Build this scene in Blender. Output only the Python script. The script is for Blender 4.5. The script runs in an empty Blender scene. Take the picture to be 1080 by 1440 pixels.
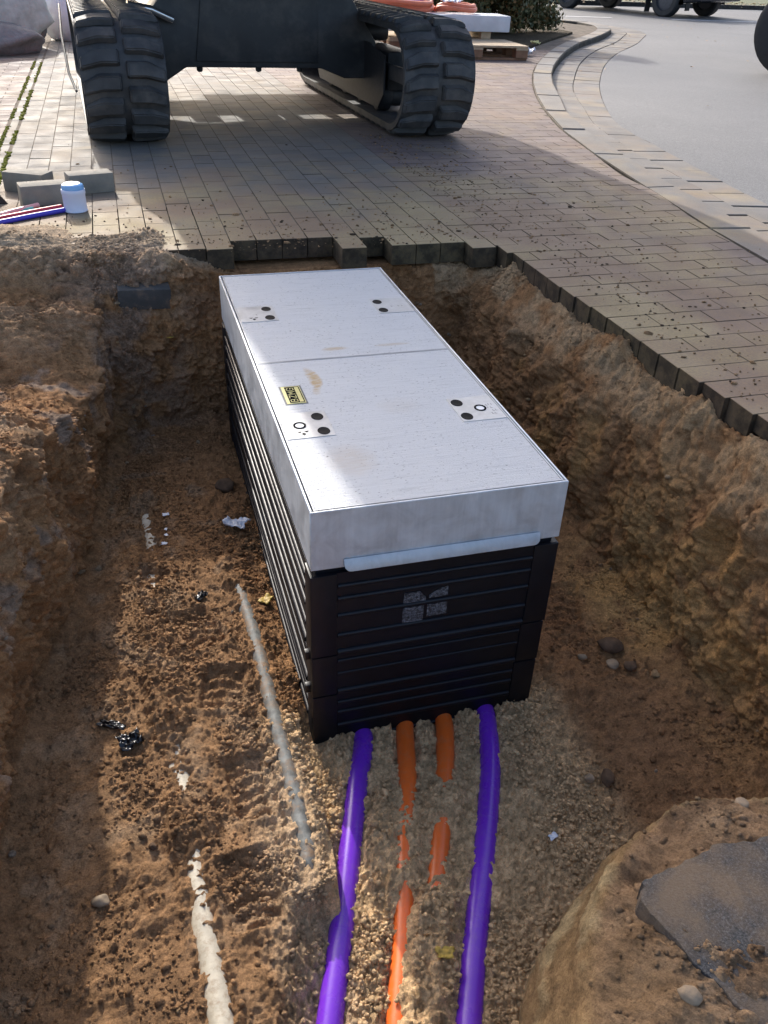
import bpy, bmesh, math, random
import numpy as np
from mathutils import Vector, Matrix
from mathutils.geometry import tessellate_polygon

random.seed(7)
RNG = np.random.default_rng(11)
SC = bpy.context.scene
COL = SC.collection
R = math.radians

# ------------------------------------------------------------------ camera
CAM_POS = Vector((-0.298, -1.467, 0.9945))
right = Vector((0.96045638, -0.27597303, 0.03691118))
down = Vector((-0.12260128, -0.53820992, -0.83384591))
fwd = Vector((0.24998495, 0.79634726, -0.5507618))
cam = bpy.data.cameras.new('camera')
cam.sensor_fit = 'HORIZONTAL'
cam.sensor_width = 36.0
cam.lens = 40.0
cam.clip_start = 0.05
cam.clip_end = 2000
cam_o = bpy.data.objects.new('camera', cam)
COL.objects.link(cam_o)
m = Matrix.Identity(4)
for i in range(3):
    m[i][0] = right[i]; m[i][1] = -down[i]; m[i][2] = -fwd[i]; m[i][3] = CAM_POS[i]
cam_o.matrix_world = m
SC.camera = cam_o

# ------------------------------------------------------------------ light
SUN_EL, SUN_AZ = 29.5, 5.5          # degrees; the sun stands beyond the digger, a little to the left
world = bpy.data.worlds.new('World')
SC.world = world
world.use_nodes = True
wn = world.node_tree
wn.nodes.clear()
sky = wn.nodes.new('ShaderNodeTexSky')
sky.sky_type = 'NISHITA'
sky.sun_disc = False
sky.sun_elevation = R(SUN_EL)
sky.sun_rotation = R(-SUN_AZ)
sky.air_density = 0.8
sky.dust_density = 3.4
sky.ozone_density = 0.7
bg = wn.nodes.new('ShaderNodeBackground')
bg.inputs['Strength'].default_value = 0.15
wo = wn.nodes.new('ShaderNodeOutputWorld')
wn.links.new(sky.outputs[0], bg.inputs['Color'])
wn.links.new(bg.outputs[0], wo.inputs['Surface'])
sun = bpy.data.lights.new('sun', 'SUN')
sun.energy = 2.0
sun.angle = R(0.6)
sun.color = (1.0, 0.965, 0.90)
sun_o = bpy.data.objects.new('sun', sun)
COL.objects.link(sun_o)
ca, sa, ce, se = math.cos(R(SUN_AZ)), math.sin(R(SUN_AZ)), math.cos(R(SUN_EL)), math.sin(R(SUN_EL))
sun_o.rotation_euler = Vector((sa * ce, -ca * ce, -se)).to_track_quat('-Z', 'Y').to_euler()
sun_o.location = (-1, 12, 8)
SC.view_settings.view_transform = 'Standard'
SC.view_settings.look = 'None'
SC.view_settings.gamma = 1.0
SC.view_settings.use_curve_mapping = False
SC.view_settings.exposure = 1.24

# ------------------------------------------------------------------ noise (numpy)
def _hash(ix, iy, iz, seed):
    h = (ix.astype(np.int64) * 374761393 + iy.astype(np.int64) * 668265263 + iz.astype(np.int64) * 2147483647 + seed * 1274126177) & 0xffffffff
    h = ((h ^ (h >> 13)) * 1274126177) & 0xffffffff
    h = h ^ (h >> 16)
    h = (h * 2246822519) & 0xffffffff
    h = h ^ (h >> 15)
    return h

def vnoise(p, seed=0):
    f = np.floor(p); i = f.astype(np.int64); u = p - f
    w = u * u * u * (u * (u * 6 - 15) + 10)
    out = np.zeros(len(p))
    for dx in (0, 1):
        wx = w[:, 0] if dx else 1 - w[:, 0]
        for dy in (0, 1):
            wy = w[:, 1] if dy else 1 - w[:, 1]
            for dz in (0, 1):
                wz = w[:, 2] if dz else 1 - w[:, 2]
                h = _hash(i[:, 0] + dx, i[:, 1] + dy, i[:, 2] + dz, seed)
                # gradient noise with a cheap gradient set
                gx = ((h & 1023) / 511.5 - 1); gy = (((h >> 10) & 1023) / 511.5 - 1); gz = (((h >> 20) & 1023) / 511.5 - 1)
                out += wx * wy * wz * (gx * (u[:, 0] - dx) + gy * (u[:, 1] - dy) + gz * (u[:, 2] - dz))
    return out * 1.6

def fbm(p, freq, octv=3, seed=0, gain=0.5, ridged=False):
    a, s, o = 1.0, 0.0, np.zeros(len(p))
    for k in range(octv):
        n = vnoise(p * freq + 17.3 * k, seed + k)
        o += a * ((1 - 2 * np.abs(n)) if ridged else n)
        s += a; a *= gain; freq *= 2.03
    return o / s

def worley(p, freq, seed=0):
    q = p * freq; i = np.floor(q).astype(np.int64)
    best = np.full(len(p), 9.0); bid = np.zeros(len(p))
    for dx in (-1, 0, 1):
        for dy in (-1, 0, 1):
            for dz in (-1, 0, 1):
                cx, cy, cz = i[:, 0] + dx, i[:, 1] + dy, i[:, 2] + dz
                h = _hash(cx, cy, cz, seed)
                d2 = (cx + (h & 1023) / 1023. - q[:, 0]) ** 2 + (cy + ((h >> 10) & 1023) / 1023. - q[:, 1]) ** 2 + (cz + ((h >> 20) & 1023) / 1023. - q[:, 2]) ** 2
                t = d2 < best
                best = np.where(t, d2, best); bid = np.where(t, (h >> 7 & 255) / 255., bid)
    return np.sqrt(best), bid

def sstep(a, b, x):
    t = np.clip((x - a) / (b - a), 0, 1)
    return t * t * (3 - 2 * t)

# ------------------------------------------------------------------ object helpers
def tag(o, label=None, cat=None, group=None, kind=None):
    if label: o['label'] = label
    if cat: o['category'] = cat
    if group: o['group'] = group
    if kind: o['kind'] = kind
    return o

def thing(name, label, cat, loc=(0, 0, 0), rotz=0.0, group=None, rot=None):
    o = bpy.data.objects.new(name, None)
    o.empty_display_size = 0.1
    COL.objects.link(o)
    o.location = loc
    o.rotation_euler = rot if rot else (0, 0, rotz)
    return tag(o, label, cat, group)

def link(name, me, parent=None, loc=None, rot=None):
    o = bpy.data.objects.new(name, me)
    COL.objects.link(o)
    if parent is not None: o.parent = parent
    if loc is not None: o.location = loc
    if rot is not None: o.rotation_euler = rot
    return o

def mesh(name, verts, faces, mat, smooth=False):
    me = bpy.data.meshes.new(name)
    me.from_pydata([tuple(v) for v in verts], [], faces)
    me.materials.append(mat)
    if smooth:
        me.polygons.foreach_set('use_smooth', [True] * len(me.polygons))
    me.update()
    return me

def np_mesh(name, V, F, mat, smooth=True, col=None):
    """V (n,3), F (m,k) numpy arrays."""
    me = bpy.data.meshes.new(name)
    k = F.shape[1]
    me.vertices.add(len(V)); me.vertices.foreach_set('co', V.astype(np.float32).ravel())
    me.loops.add(F.size); me.loops.foreach_set('vertex_index', F.astype(np.int32).ravel())
    me.polygons.add(len(F))
    me.polygons.foreach_set('loop_start', np.arange(0, F.size, k, dtype=np.int32))
    if smooth: me.polygons.foreach_set('use_smooth', np.ones(len(F), dtype=bool))
    if col is not None:
        a = me.color_attributes.new('Col', 'FLOAT_COLOR', 'POINT')
        c = np.ones((len(V), 4), np.float32); c[:, :3] = col
        a.data.foreach_set('color', c.ravel())
    me.materials.append(mat)
    me.update(calc_edges=True)
    me.validate()
    return me

class MB:
    """collects simple solids into one bmesh"""
    def __init__(s): s.bm = bmesh.new()
    def box(s, x0, x1, y0, y1, z0, z1, M=None, bevel=0.0, seg=2):
        b = bmesh.new()
        vs = [b.verts.new(v) for v in ((x0,y0,z0),(x1,y0,z0),(x1,y1,z0),(x0,y1,z0),(x0,y0,z1),(x1,y0,z1),(x1,y1,z1),(x0,y1,z1))]
        for f in ((0,3,2,1),(4,5,6,7),(0,1,5,4),(1,2,6,5),(2,3,7,6),(3,0,4,7)): b.faces.new([vs[i] for i in f])
        if bevel: bmesh.ops.bevel(b, geom=b.edges[:], offset=bevel, segments=seg, affect='EDGES', profile=0.6)
        s._join(b, M); return s
    def prism(s, poly, a0, a1, axis='z', bevel=0.0, M=None):
        """poly is a list of 2-D points; extruded along axis (z: xy, y: xz, x: yz)"""
        b = bmesh.new()
        def at(p, a): return {'z': (p[0], p[1], a), 'y': (p[0], a, p[1]), 'x': (a, p[0], p[1])}[axis]
        lo = [b.verts.new(at(p, a0)) for p in poly]; hi = [b.verts.new(at(p, a1)) for p in poly]
        b.faces.new(lo[::-1]); b.faces.new(hi)
        n = len(poly)
        for i in range(n): b.faces.new((lo[i], lo[(i+1) % n], hi[(i+1) % n], hi[i]))
        bmesh.ops.recalc_face_normals(b, faces=b.faces[:])
        if bevel: bmesh.ops.bevel(b, geom=b.edges[:], offset=bevel, segments=2, affect='EDGES', profile=0.6)
        s._join(b, M); return s
    def lathe(s, prof, n=24, M=None):
        """prof list of (r,z) rotated round z"""
        b = bmesh.new(); rings = []
        for r, z in prof:
            if r < 1e-6: rings.append([b.verts.new((0, 0, z))])
            else: rings.append([b.verts.new((r*math.cos(2*math.pi*k/n), r*math.sin(2*math.pi*k/n), z)) for k in range(n)])
        for A, B in zip(rings, rings[1:]):
            if len(A) == 1 and len(B) == 1: continue
            for k in range(n):
                if len(A) == 1: b.faces.new((A[0], B[k], B[(k+1) % n]))
                elif len(B) == 1: b.faces.new((A[k], A[(k+1) % n], B[0]))
                else: b.faces.new((A[k], A[(k+1) % n], B[(k+1) % n], B[k]))
        bmesh.ops.recalc_face_normals(b, faces=b.faces[:])
        s._join(b, M); return s
    def tube(s, pts, r, n=12, closed=False, caps=True, M=None):
        b = bmesh.new(); P = [Vector(p) for p in pts]; rings = []; N = len(P)
        up = None
        for i, p in enumerate(P):
            if closed: t = P[(i+1) % N] - P[i-1]
            else: t = P[min(i+1, N-1)] - P[max(i-1, 0)]
            t.normalize()
            if up is None: up = t.orthogonal().normalized()
            u = (up - t * up.dot(t)).normalized(); up = u; v = t.cross(u)
            rr = r(i / (N - 1)) if callable(r) else r
            rings.append([b.verts.new(p + (u*math.cos(2*math.pi*k/n) + v*math.sin(2*math.pi*k/n)) * rr) for k in range(n)])
        pairs = list(zip(rings, rings[1:])) + ([(rings[-1], rings[0])] if closed else [])
        for A, B in pairs:
            for k in range(n): b.faces.new((A[k], A[(k+1) % n], B[(k+1) % n], B[k]))
        if caps and not closed:
            b.faces.new(rings[0][::-1]); b.faces.new(rings[-1])
        bmesh.ops.recalc_face_normals(b, faces=b.faces[:])
        s._join(b, M); return s
    def cyl(s, a, c, r, n=20): return s.tube([a, c], r, n)
    def _join(s, b, M):
        if M is not None: bmesh.ops.transform(b, matrix=M, verts=b.verts[:])
        me = bpy.data.meshes.new('tmp'); b.to_mesh(me); b.free(); s.bm.from_mesh(me); bpy.data.meshes.remove(me)
    def mesh(s, name, mat, smooth=None):
        me = bpy.data.meshes.new(name); s.bm.to_mesh(me); s.bm.free(); me.materials.append(mat)
        if smooth is not None:
            me.polygons.foreach_set('use_smooth', [True] * len(me.polygons))
            me.set_sharp_from_angle(angle=R(smooth))
        me.update()
        return me
    def build(s, name, mat, parent=None, loc=None, rot=None, smooth=None):
        return link(name, s.mesh(name, mat, smooth), parent, loc, rot)

# ------------------------------------------------------------------ materials
class NT:
    def __init__(s, name):
        s.m = bpy.data.materials.new(name); s.m.use_nodes = True
        s.t = s.m.node_tree; s.b = s.t.nodes['Principled BSDF']
    def n(s, typ, **kw):
        nd = s.t.nodes.new(typ)
        for k, v in kw.items():
            if k in nd.inputs.keys() and not hasattr(nd, k): nd.inputs[k].default_value = v
            else: setattr(nd, k, v)
        return nd
    def l(s, a, b): s.t.links.new(a, b)
    def coord(s, world=False, scale=None):
        if world: o = s.n('ShaderNodeNewGeometry').outputs['Position']
        else: o = s.n('ShaderNodeTexCoord').outputs['Object']
        if scale:
            mp = s.n('ShaderNodeMapping'); mp.inputs['Scale'].default_value = scale
            s.l(o, mp.inputs['Vector']); o = mp.outputs[0]
        return o
    def noise(s, co, scale, detail=4, rough=0.55, dist=0.0):
        nd = s.n('ShaderNodeTexNoise'); s.l(co, nd.inputs['Vector'])
        nd.inputs['Scale'].default_value = scale; nd.inputs['Detail'].default_value = detail
        nd.inputs['Roughness'].default_value = rough; nd.inputs['Distortion'].default_value = dist
        return nd.outputs['Fac']
    def ramp(s, fac, stops):
        r = s.n('ShaderNodeValToRGB'); e = r.color_ramp.elements
        e[0].position, e[0].color = stops[0][0], (*stops[0][1], 1) if len(stops[0][1]) == 3 else stops[0][1]
        e[1].position, e[1].color = stops[-1][0], (*stops[-1][1], 1)
        for p, c in stops[1:-1]:
            k = e.new(p); k.color = (*c, 1)
        s.l(fac, r.inputs[0]); return r.outputs[0]
    def mix(s, fac, a, b, mode='MIX'):
        x = s.n('ShaderNodeMix', data_type='RGBA', blend_type=mode)
        for sock, v in ((0, fac), (6, a), (7, b)):
            if hasattr(v, 'default_value') and hasattr(v, 'is_output'): s.l(v, x.inputs[sock])
            else: x.inputs[sock].default_value = v if sock == 0 else (*v, 1)
        return x.outputs[2]
    def math(s, op, a, b=None, c=None, clamp=False):
        x = s.n('ShaderNodeMath', operation=op); x.use_clamp = clamp
        for i, v in enumerate((a, b, c)):
            if v is None: continue
            if hasattr(v, 'is_output'): s.l(v, x.inputs[i])
            else: x.inputs[i].default_value = v
        return x.outputs[0]
    def bump(s, h, strength=0.3, dist=0.01, prev=None):
        x = s.n('ShaderNodeBump'); x.inputs['Strength'].default_value = strength; x.inputs['Distance'].default_value = dist
        s.l(h, x.inputs['Height'])
        if prev is not None: s.l(prev, x.inputs['Normal'])
        return x.outputs[0]
    def out(s, col=None, rough=None, normal=None, metal=None, spec=None):
        for key, v in (('Base Color', col), ('Roughness', rough), ('Normal', normal), ('Metallic', metal), ('Specular IOR Level', spec)):
            if v is None: continue
            if hasattr(v, 'is_output'): s.l(v, s.b.inputs[key])
            elif key == 'Base Color': s.b.inputs[key].default_value = (*v, 1)
            else: s.b.inputs[key].default_value = v
        return s.m

def simple(name, c, rough=0.6, var=0.25, scale=12, bump=0.15, bscale=60, metal=0.0, spec=0.5, c2=None, bdist=0.004, world=False, dirt=None):
    t = NT(name); co = t.coord(world)
    c2 = c2 or tuple(x * (1 - var) for x in c)
    col = t.ramp(t.noise(co, scale, 5), [(0.35, c2), (0.65, c)])
    if dirt:
        f = t.math('MULTIPLY', t.ramp(t.noise(co, dirt[1], 6, 0.7), [(0.48, (0, 0, 0)), (0.68, (1, 1, 1))]), dirt[2])
        col = t.mix(f, col, dirt[0])
    rg = t.math('ADD', t.math('MULTIPLY', t.noise(co, scale * 3, 3), 0.2), rough - 0.1)
    nm = t.bump(t.noise(co, bscale, 5), bump, bdist)
    return t.out(col, rg, nm, metal, spec)

def soil_mat(name):
    t = NT(name)
    a = t.n('ShaderNodeAttribute', attribute_name='Col').outputs['Color']
    co = t.coord(True)
    v = t.ramp(t.noise(co, 35, 6, 0.65), [(0.28, (0.70, 0.68, 0.66)), (0.50, (1.04, 1.03, 1.02)), (0.75, (1.40, 1.38, 1.36))])
    g = t.ramp(t.noise(co, 210, 5, 0.8), [(0.30, (0.58, 0.56, 0.54)), (0.48, (1.05, 1.04, 1.03)), (0.72, (1.55, 1.52, 1.5))])
    col = t.mix(1.0, t.mix(1.0, a, v, 'MULTIPLY'), g, 'MULTIPLY')
    n1 = t.bump(t.noise(co, 110, 6, 0.78), 0.95, 0.011)
    n2 = t.bump(t.noise(co, 400, 3, 0.8), 0.8, 0.003, n1)
    return t.out(col, 0.92, n2, 0.0, 0.18)

M_SOIL = soil_mat('damp_soil')

def paver_mat(name, c, island):
    """concrete paver: aggregate speckle, tone per stone, sand and mud trodden in near the pit"""
    t = NT(name); co = t.coord(True)
    rnd = t.n('ShaderNodeNewGeometry').outputs['Random Per Island'] if island else t.n('ShaderNodeObjectInfo').outputs['Random']
    tone = t.ramp(rnd, [(0.0, (0.89, 0.89, 0.90)), (0.5, (1.0, 1.0, 1.0)), (1.0, (1.09, 1.08, 1.07))])
    sp = t.ramp(t.noise(co, 260, 4, 0.75), [(0.3, (0.70, 0.70, 0.70)), (0.7, (1.25, 1.25, 1.25))])
    bl = t.ramp(t.noise(co, 3.2, 5, 0.6), [(0.3, (0.88, 0.87, 0.86)), (0.7, (1.08, 1.08, 1.08))])
    col = t.mix(1.0, t.mix(1.0, t.mix(1.0, c, tone, 'MULTIPLY'), sp, 'MULTIPLY'), bl, 'MULTIPLY')
    # trodden sand: strongest along the rim of the pit
    sx = t.n('ShaderNodeSeparateXYZ'); t.l(co, sx.inputs[0])
    near_y = t.math('MULTIPLY_ADD', sx.outputs[1], -0.70, 2.45, clamp=True)
    near_x = t.math('MULTIPLY_ADD', sx.outputs[0], -0.7, 2.0, clamp=True)
    near = t.math('MULTIPLY', near_y, near_x)
    f = t.math('ADD', t.math('MULTIPLY', t.noise(co, 2.6, 6, 0.62, 0.6), 2.2), -1.0)
    f = t.math('ADD', f, t.math('MULTIPLY', near, 1.05))
    f2 = t.math('MULTIPLY', t.math('MINIMUM', t.math('MAXIMUM', f, 0.0), 0.93), t.ramp(t.noise(co, 95, 5, 0.75), [(0.32, (0.5, 0.5, 0.5)), (0.6, (1, 1, 1))]))
    sandc = t.ramp(t.noise(co, 1.7, 3), [(0.42, (0.27, 0.178, 0.105)), (0.60, (0.35, 0.262, 0.13))])
    col = t.mix(f2, col, sandc)
    # sides of the stones carry wet mud
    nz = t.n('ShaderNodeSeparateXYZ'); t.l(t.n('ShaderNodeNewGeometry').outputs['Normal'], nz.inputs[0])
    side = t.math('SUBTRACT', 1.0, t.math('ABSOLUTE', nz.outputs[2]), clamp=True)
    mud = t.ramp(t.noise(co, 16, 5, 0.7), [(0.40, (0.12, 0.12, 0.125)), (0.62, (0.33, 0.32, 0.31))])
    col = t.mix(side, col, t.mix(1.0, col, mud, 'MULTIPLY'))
    nm = t.bump(t.noise(co, 330, 4, 0.7), 0.35, 0.002)
    rg = t.ramp(t.noise(co, 6, 4), [(0.3, (0.68, 0.68, 0.68)), (0.7, (0.88, 0.88, 0.88))])
    return t.out(col, rg, nm, 0, 0.3)

GREY, RED = (0.162, 0.152, 0.139), (0.158, 0.121, 0.111)
M_PAV = {('g', 0): paver_mat('grey_paver', GREY, False), ('g', 1): paver_mat('grey_paver_joined', GREY, True),
         ('r', 0): paver_mat('red_paver', RED, False), ('r', 1): paver_mat('red_paver_joined', RED, True)}
M_JOINT = simple('joint_sand', (0.185, 0.155, 0.125), 0.95, 0.45, 9, 0.4, 200, spec=0.1)
M_MOSS = simple('moss', (0.23, 0.24, 0.03), 0.9, 0.55, 25, 0.6, 220, spec=0.1)
M_KERB = paver_mat('kerb_concrete', (0.185, 0.174, 0.16), False)
M_GUT = paver_mat('gutter_concrete', (0.175, 0.163, 0.15), False)

def asphalt_mat():
    t = NT('worn_asphalt'); co = t.coord(True)
    c = t.ramp(t.noise(co, 150, 4, 0.8), [(0.28, (0.06, 0.06, 0.06)), (0.5, (0.132, 0.132, 0.132)), (0.72, (0.27, 0.268, 0.265))])
    c = t.mix(1.0, c, t.ramp(t.noise(co, 45, 4, 0.8), [(0.3, (0.82, 0.82, 0.82)), (0.7, (1.16, 1.16, 1.16))]), 'MULTIPLY')
    c = t.mix(1.0, c, t.ramp(t.noise(co, 0.8, 5, 0.6), [(0.3, (0.88, 0.88, 0.89)), (0.7, (1.08, 1.07, 1.06))]), 'MULTIPLY')
    nm = t.bump(t.noise(co, 190, 4, 0.75), 0.5, 0.004)
    return t.out(c, 0.72, nm, 0, 0.4)
M_ASPH = asphalt_mat()
M_WHITE = simple('road_paint', (0.72, 0.72, 0.70), 0.6, 0.25, 14, 0.2, 150)

def lid_mat():
    """broom-finished pale concrete: fine strokes across the lid, pin holes, rust-coloured sand smears"""
    t = NT('broomed_concrete'); co = t.coord(True)
    st = t.noise(t.coord(True, (7.0, 150.0, 1.0)), 1.0, 6, 0.75, 0.5)
    c = t.ramp(st, [(0.28, (0.33, 0.33, 0.33)), (0.42, (0.50, 0.50, 0.50)), (0.7, (0.555, 0.555, 0.553))])
    pits = t.ramp(t.noise(t.coord(True, (0.55, 1.0, 1.0)), 210, 3, 0.65), [(0.325, (0.22, 0.22, 0.22)), (0.375, (1, 1, 1))])
    patch = t.ramp(t.noise(co, 9, 4), [(0.36, (0, 0, 0)), (0.52, (1, 1, 1))])
    c = t.mix(t.math('MULTIPLY', patch, 0.9), c, t.mix(1.0, c, pits, 'MULTIPLY'))
    big = t.ramp(t.noise(t.coord(True, (0.6, 1.0, 1.0)), 62, 2, 0.5), [(0.20, (0.12, 0.12, 0.12)), (0.235, (1, 1, 1))])
    c = t.mix(1.0, c, big, 'MULTIPLY')
    # sand smears (shape of their own): one bold, three faint
    sx = t.n('ShaderNodeSeparateXYZ'); t.l(co, sx.inputs[0])
    wob = t.math('MULTIPLY', t.math('SUBTRACT', t.noise(co, 22, 4), 0.5), 0.035)
    def blob(cx, cy, rx, ry, amt, colr, c, curve=0.0):
        dy = t.math('DIVIDE', t.math('SUBTRACT', sx.outputs[1], cy), ry)
        xx = t.math('ADD', t.math('SUBTRACT', sx.outputs[0], cx), t.math('ADD', wob, t.math('MULTIPLY', t.math('MULTIPLY', dy, dy), curve)))
        dx = t.math('DIVIDE', xx, rx)
        d = t.math('ADD', t.math('MULTIPLY', dx, dx), t.math('MULTIPLY', dy, dy))
        f = t.math('MULTIPLY', t.math('SUBTRACT', 1.25, d, clamp=True), amt, clamp=True)
        f = t.math('MULTIPLY', f, t.ramp(t.noise(t.coord(True, (30, 120, 1)), 1.0, 4, 0.7), [(0.3, (0.25, 0.25, 0.25)), (0.6, (1, 1, 1))]))
        return t.mix(f, c, colr)
    tan = (0.40, 0.27, 0.12)
    c = blob(0.150, 0.645, 0.017, 0.085, 1.0, tan, c, 0.012)
    c = blob(0.255, 0.85, 0.040, 0.014, 0.75, tan, c)
    c = blob(0.43, 0.85, 0.055, 0.010, 0.5, tan, c)
    c = blob(0.14, 0.20, 0.06, 0.075, 0.40, (0.44, 0.34, 0.24), c)
    c = blob(0.33, 0.45, 0.06, 0.05, 0.18, (0.46, 0.38, 0.29), c)
    n1 = t.bump(st, 0.55, 0.0035)
    n2 = t.bump(t.noise(co, 240, 3, 0.7), 0.4, 0.003, n1)
    return t.out(c, 0.62, n2, 0, 0.5)
M_LID = lid_mat()

def galv_mat(name, c, rough=0.42, metal=0.55):
    t = NT(name); co = t.coord(True)
    f = t.noise(co, 14, 6, 0.65, 0.8)
    col = t.ramp(f, [(0.32, tuple(x * 0.82 for x in c)), (0.52, c), (0.72, tuple(min(0.85, x * 1.14) for x in c))])
    st = t.ramp(t.noise(t.coord(True, (60, 60, 3)), 1.0, 4, 0.7), [(0.35, (0.93, 0.93, 0.94)), (0.65, (1.03, 1.03, 1.03))])
    col = t.mix(1.0, col, st, 'MULTIPLY')
    rg = t.ramp(f, [(0.3, (rough - 0.1,) * 3), (0.7, (rough + 0.14,) * 3)])
    nm = t.bump(t.noise(co, 60, 4), 0.10, 0.003)
    return t.out(col, rg, nm, metal, 0.5)
M_GALV = galv_mat('galvanised_steel', (0.56, 0.575, 0.59), 0.46, 0.4)
M_GALV2 = galv_mat('galvanised_flange', (0.44, 0.45, 0.47), 0.45)
M_PLATE = galv_mat('lock_plate_steel', (0.50, 0.50, 0.49), 0.5, 0.35)
M_BLACK = simple('black_plastic', (0.005, 0.006, 0.010), 0.42, 0.3, 20, 0.08, 120, spec=0.32, dirt=((0.05, 0.045, 0.04), 9, 0.05), world=True)
M_PLUG = simple('plug_rubber', (0.005, 0.005, 0.006), 0.8, 0.3, 60, 0.1, 300, spec=.2)
M_INK = simple('dark_print', (0.008, 0.008, 0.009), 0.9, 0.3, 80, 0.0, spec=.05)
M_RINGW = simple('white_print', (0.80, 0.80, 0.80), 0.35, 0.1, 40, 0.0)
M_YEL = simple('yellow_print', (0.72, 0.64, 0.26), 0.45, 0.15, 60, 0.0)
M_LABEL = None
def label_mat():
    t = NT('scuffed_label'); co = t.coord(True)
    c = t.ramp(t.noise(t.coord(True, (1, 1, 1.3)), 150, 5, 0.8, 1.2), [(0.47, (0.012, 0.013, 0.016)), (0.56, (0.16, 0.17, 0.19)), (0.72, (0.30, 0.31, 0.33))])
    return t.out(c, 0.4, None, 0.1, 0.5)
M_LABEL = label_mat()
SANDY = (0.33, 0.235, 0.15)
M_PURP = simple('purple_pipe', (0.17, 0.028, 0.55), 0.28, 0.12, 5, 0.03, 60, spec=0.5, dirt=(SANDY, 70, 0.12), world=True)
M_ORNG = simple('orange_pipe', (0.86, 0.155, 0.022), 0.33, 0.12, 5, 0.05, 60, spec=0.5, dirt=(SANDY, 60, 0.2), world=True)
M_GREYP = simple('old_grey_pipe', (0.20, 0.205, 0.19), 0.65, 0.6, 38, 0.4, 90, dirt=((0.20, 0.125, 0.07), 26, 1.3), world=True)
M_CREAM = simple('old_cream_pipe', (0.62, 0.55, 0.42), 0.6, 0.25, 30, 0.2, 90, dirt=((0.25, 0.15, 0.08), 55, 0.6), world=True)
M_RUB = simple('track_rubber', (0.056, 0.056, 0.057), 0.62, 0.45, 9, 0.3, 80, spec=0.4, dirt=((0.16, 0.14, 0.12), 6, 0.45), world=True)
M_MACH = simple('dark_machine_paint', (0.027, 0.029, 0.032), 0.5, 0.35, 6, 0.1, 50, dirt=((0.13, 0.11, 0.095), 5, 0.35), world=True)
M_REDP = simple('red_machine_paint', (0.42, 0.035, 0.025), 0.4, 0.2, 6, 0.05, 50)
M_CHROME = simple('chromed_rod', (0.55, 0.56, 0.58), 0.22, 0.1, 6, 0.0, metal=0.9)
M_GLASS = simple('dark_glass', (0.02, 0.025, 0.03), 0.08, 0.1, 4, 0.0)
M_TYRE = simple('tyre_rubber', (0.022, 0.022, 0.024), 0.6, 0.3, 20, 0.15, 90)
M_RIM = simple('wheel_rim', (0.10, 0.10, 0.11), 0.4, 0.3, 20, 0.0, metal=0.5)
M_CARP = simple('dark_car_paint', (0.012, 0.014, 0.02), 0.25, 0.2, 5, 0.0)
M_STONEP = simple('pale_field_stone', (0.52, 0.545, 0.49), 0.85, 0.3, 7, 0.6, 30, bdist=0.02)
M_STONE = simple('field_stone', (0.27, 0.25, 0.235), 0.85, 0.35, 7, 0.6, 30, bdist=0.02)
M_BRICKC = simple('loose_paver', (0.235, 0.215, 0.18), 0.85, 0.25, 14, 0.4, 220, world=True, dirt=((0.30, 0.24, 0.17), 10, 0.5))
M_BRICKD = simple('wet_paver', (0.075, 0.072, 0.068), 0.85, 0.35, 14, 0.4, 220, world=True, dirt=((0.20, 0.13, 0.08), 14, 0.8))
M_PEBBLE = simple('sand_pebble', (0.34, 0.25, 0.16), 0.8, 0.3, 40, 0.3, 120)
M_PEBD = simple('dark_pebble', (0.15, 0.095, 0.06), 0.9, 0.35, 40, 0.3, 120, spec=.12)
M_POTW = simple('white_pot_plastic', (0.60, 0.64, 0.78), 0.35, 0.06, 8, 0.0)
M_POTB = simple('blue_cap_plastic', (0.20, 0.42, 0.74), 0.25, 0.1, 8, 0.0)
M_FOIL = simple('white_film', (0.74, 0.75, 0.80), 0.35, 0.1, 20, 0.2, 40)
M_BLKF = simple('black_film', (0.010, 0.010, 0.012), 0.2, 0.2, 20, 0.2, 60)
M_LEAF = simple('yellow_leaf', (0.50, 0.33, 0.05), 0.6, 0.35, 60, 0.1, 90)
M_WOOD = simple('pallet_wood', (0.50, 0.38, 0.24), 0.75, 0.3, 18, 0.3, 60, dirt=((0.25, 0.2, 0.15), 6, 0.5))
M_BLOCKW = simple('pallet_block', (0.27, 0.15, 0.085), 0.85, 0.3, 18, 0.3, 60)
M_SLAB = simple('pale_concrete', (0.56, 0.58, 0.61), 0.7, 0.12, 9, 0.2, 120)
M_PURPC = simple('purple_coil', (0.13, 0.07, 0.40), 0.4, 0.2, 6, 0.0)
M_ORNC = simple('orange_coil', (0.72, 0.19, 0.09), 0.4, 0.2, 6, 0.0)
M_RUST = simple('rusty_steel', (0.060, 0.032, 0.022), 0.8, 0.5, 25, 0.3, 90)
M_BARK = simple('bark', (0.10, 0.07, 0.045), 0.9, 0.4, 30, 0.5, 60)
M_GRASS = simple('verge_grass', (0.10, 0.115, 0.04), 0.8, 0.4, 2, 0.2, 30)
def tinted(name, stops, rough=0.6):
    t = NT(name)
    return t.out(t.ramp(t.n('ShaderNodeNewGeometry').outputs['Random Per Island'], stops), rough)
M_BUSH = tinted('bush_leaf', [(0.0, (0.06, 0.075, 0.03)), (0.6, (0.13, 0.125, 0.05)), (1.0, (0.24, 0.15, 0.06))])
M_DLEAF = tinted('dry_leaf', [(0.0, (0.30, 0.17, 0.06)), (0.6, (0.42, 0.28, 0.10)), (1.0, (0.20, 0.13, 0.06))])

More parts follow.
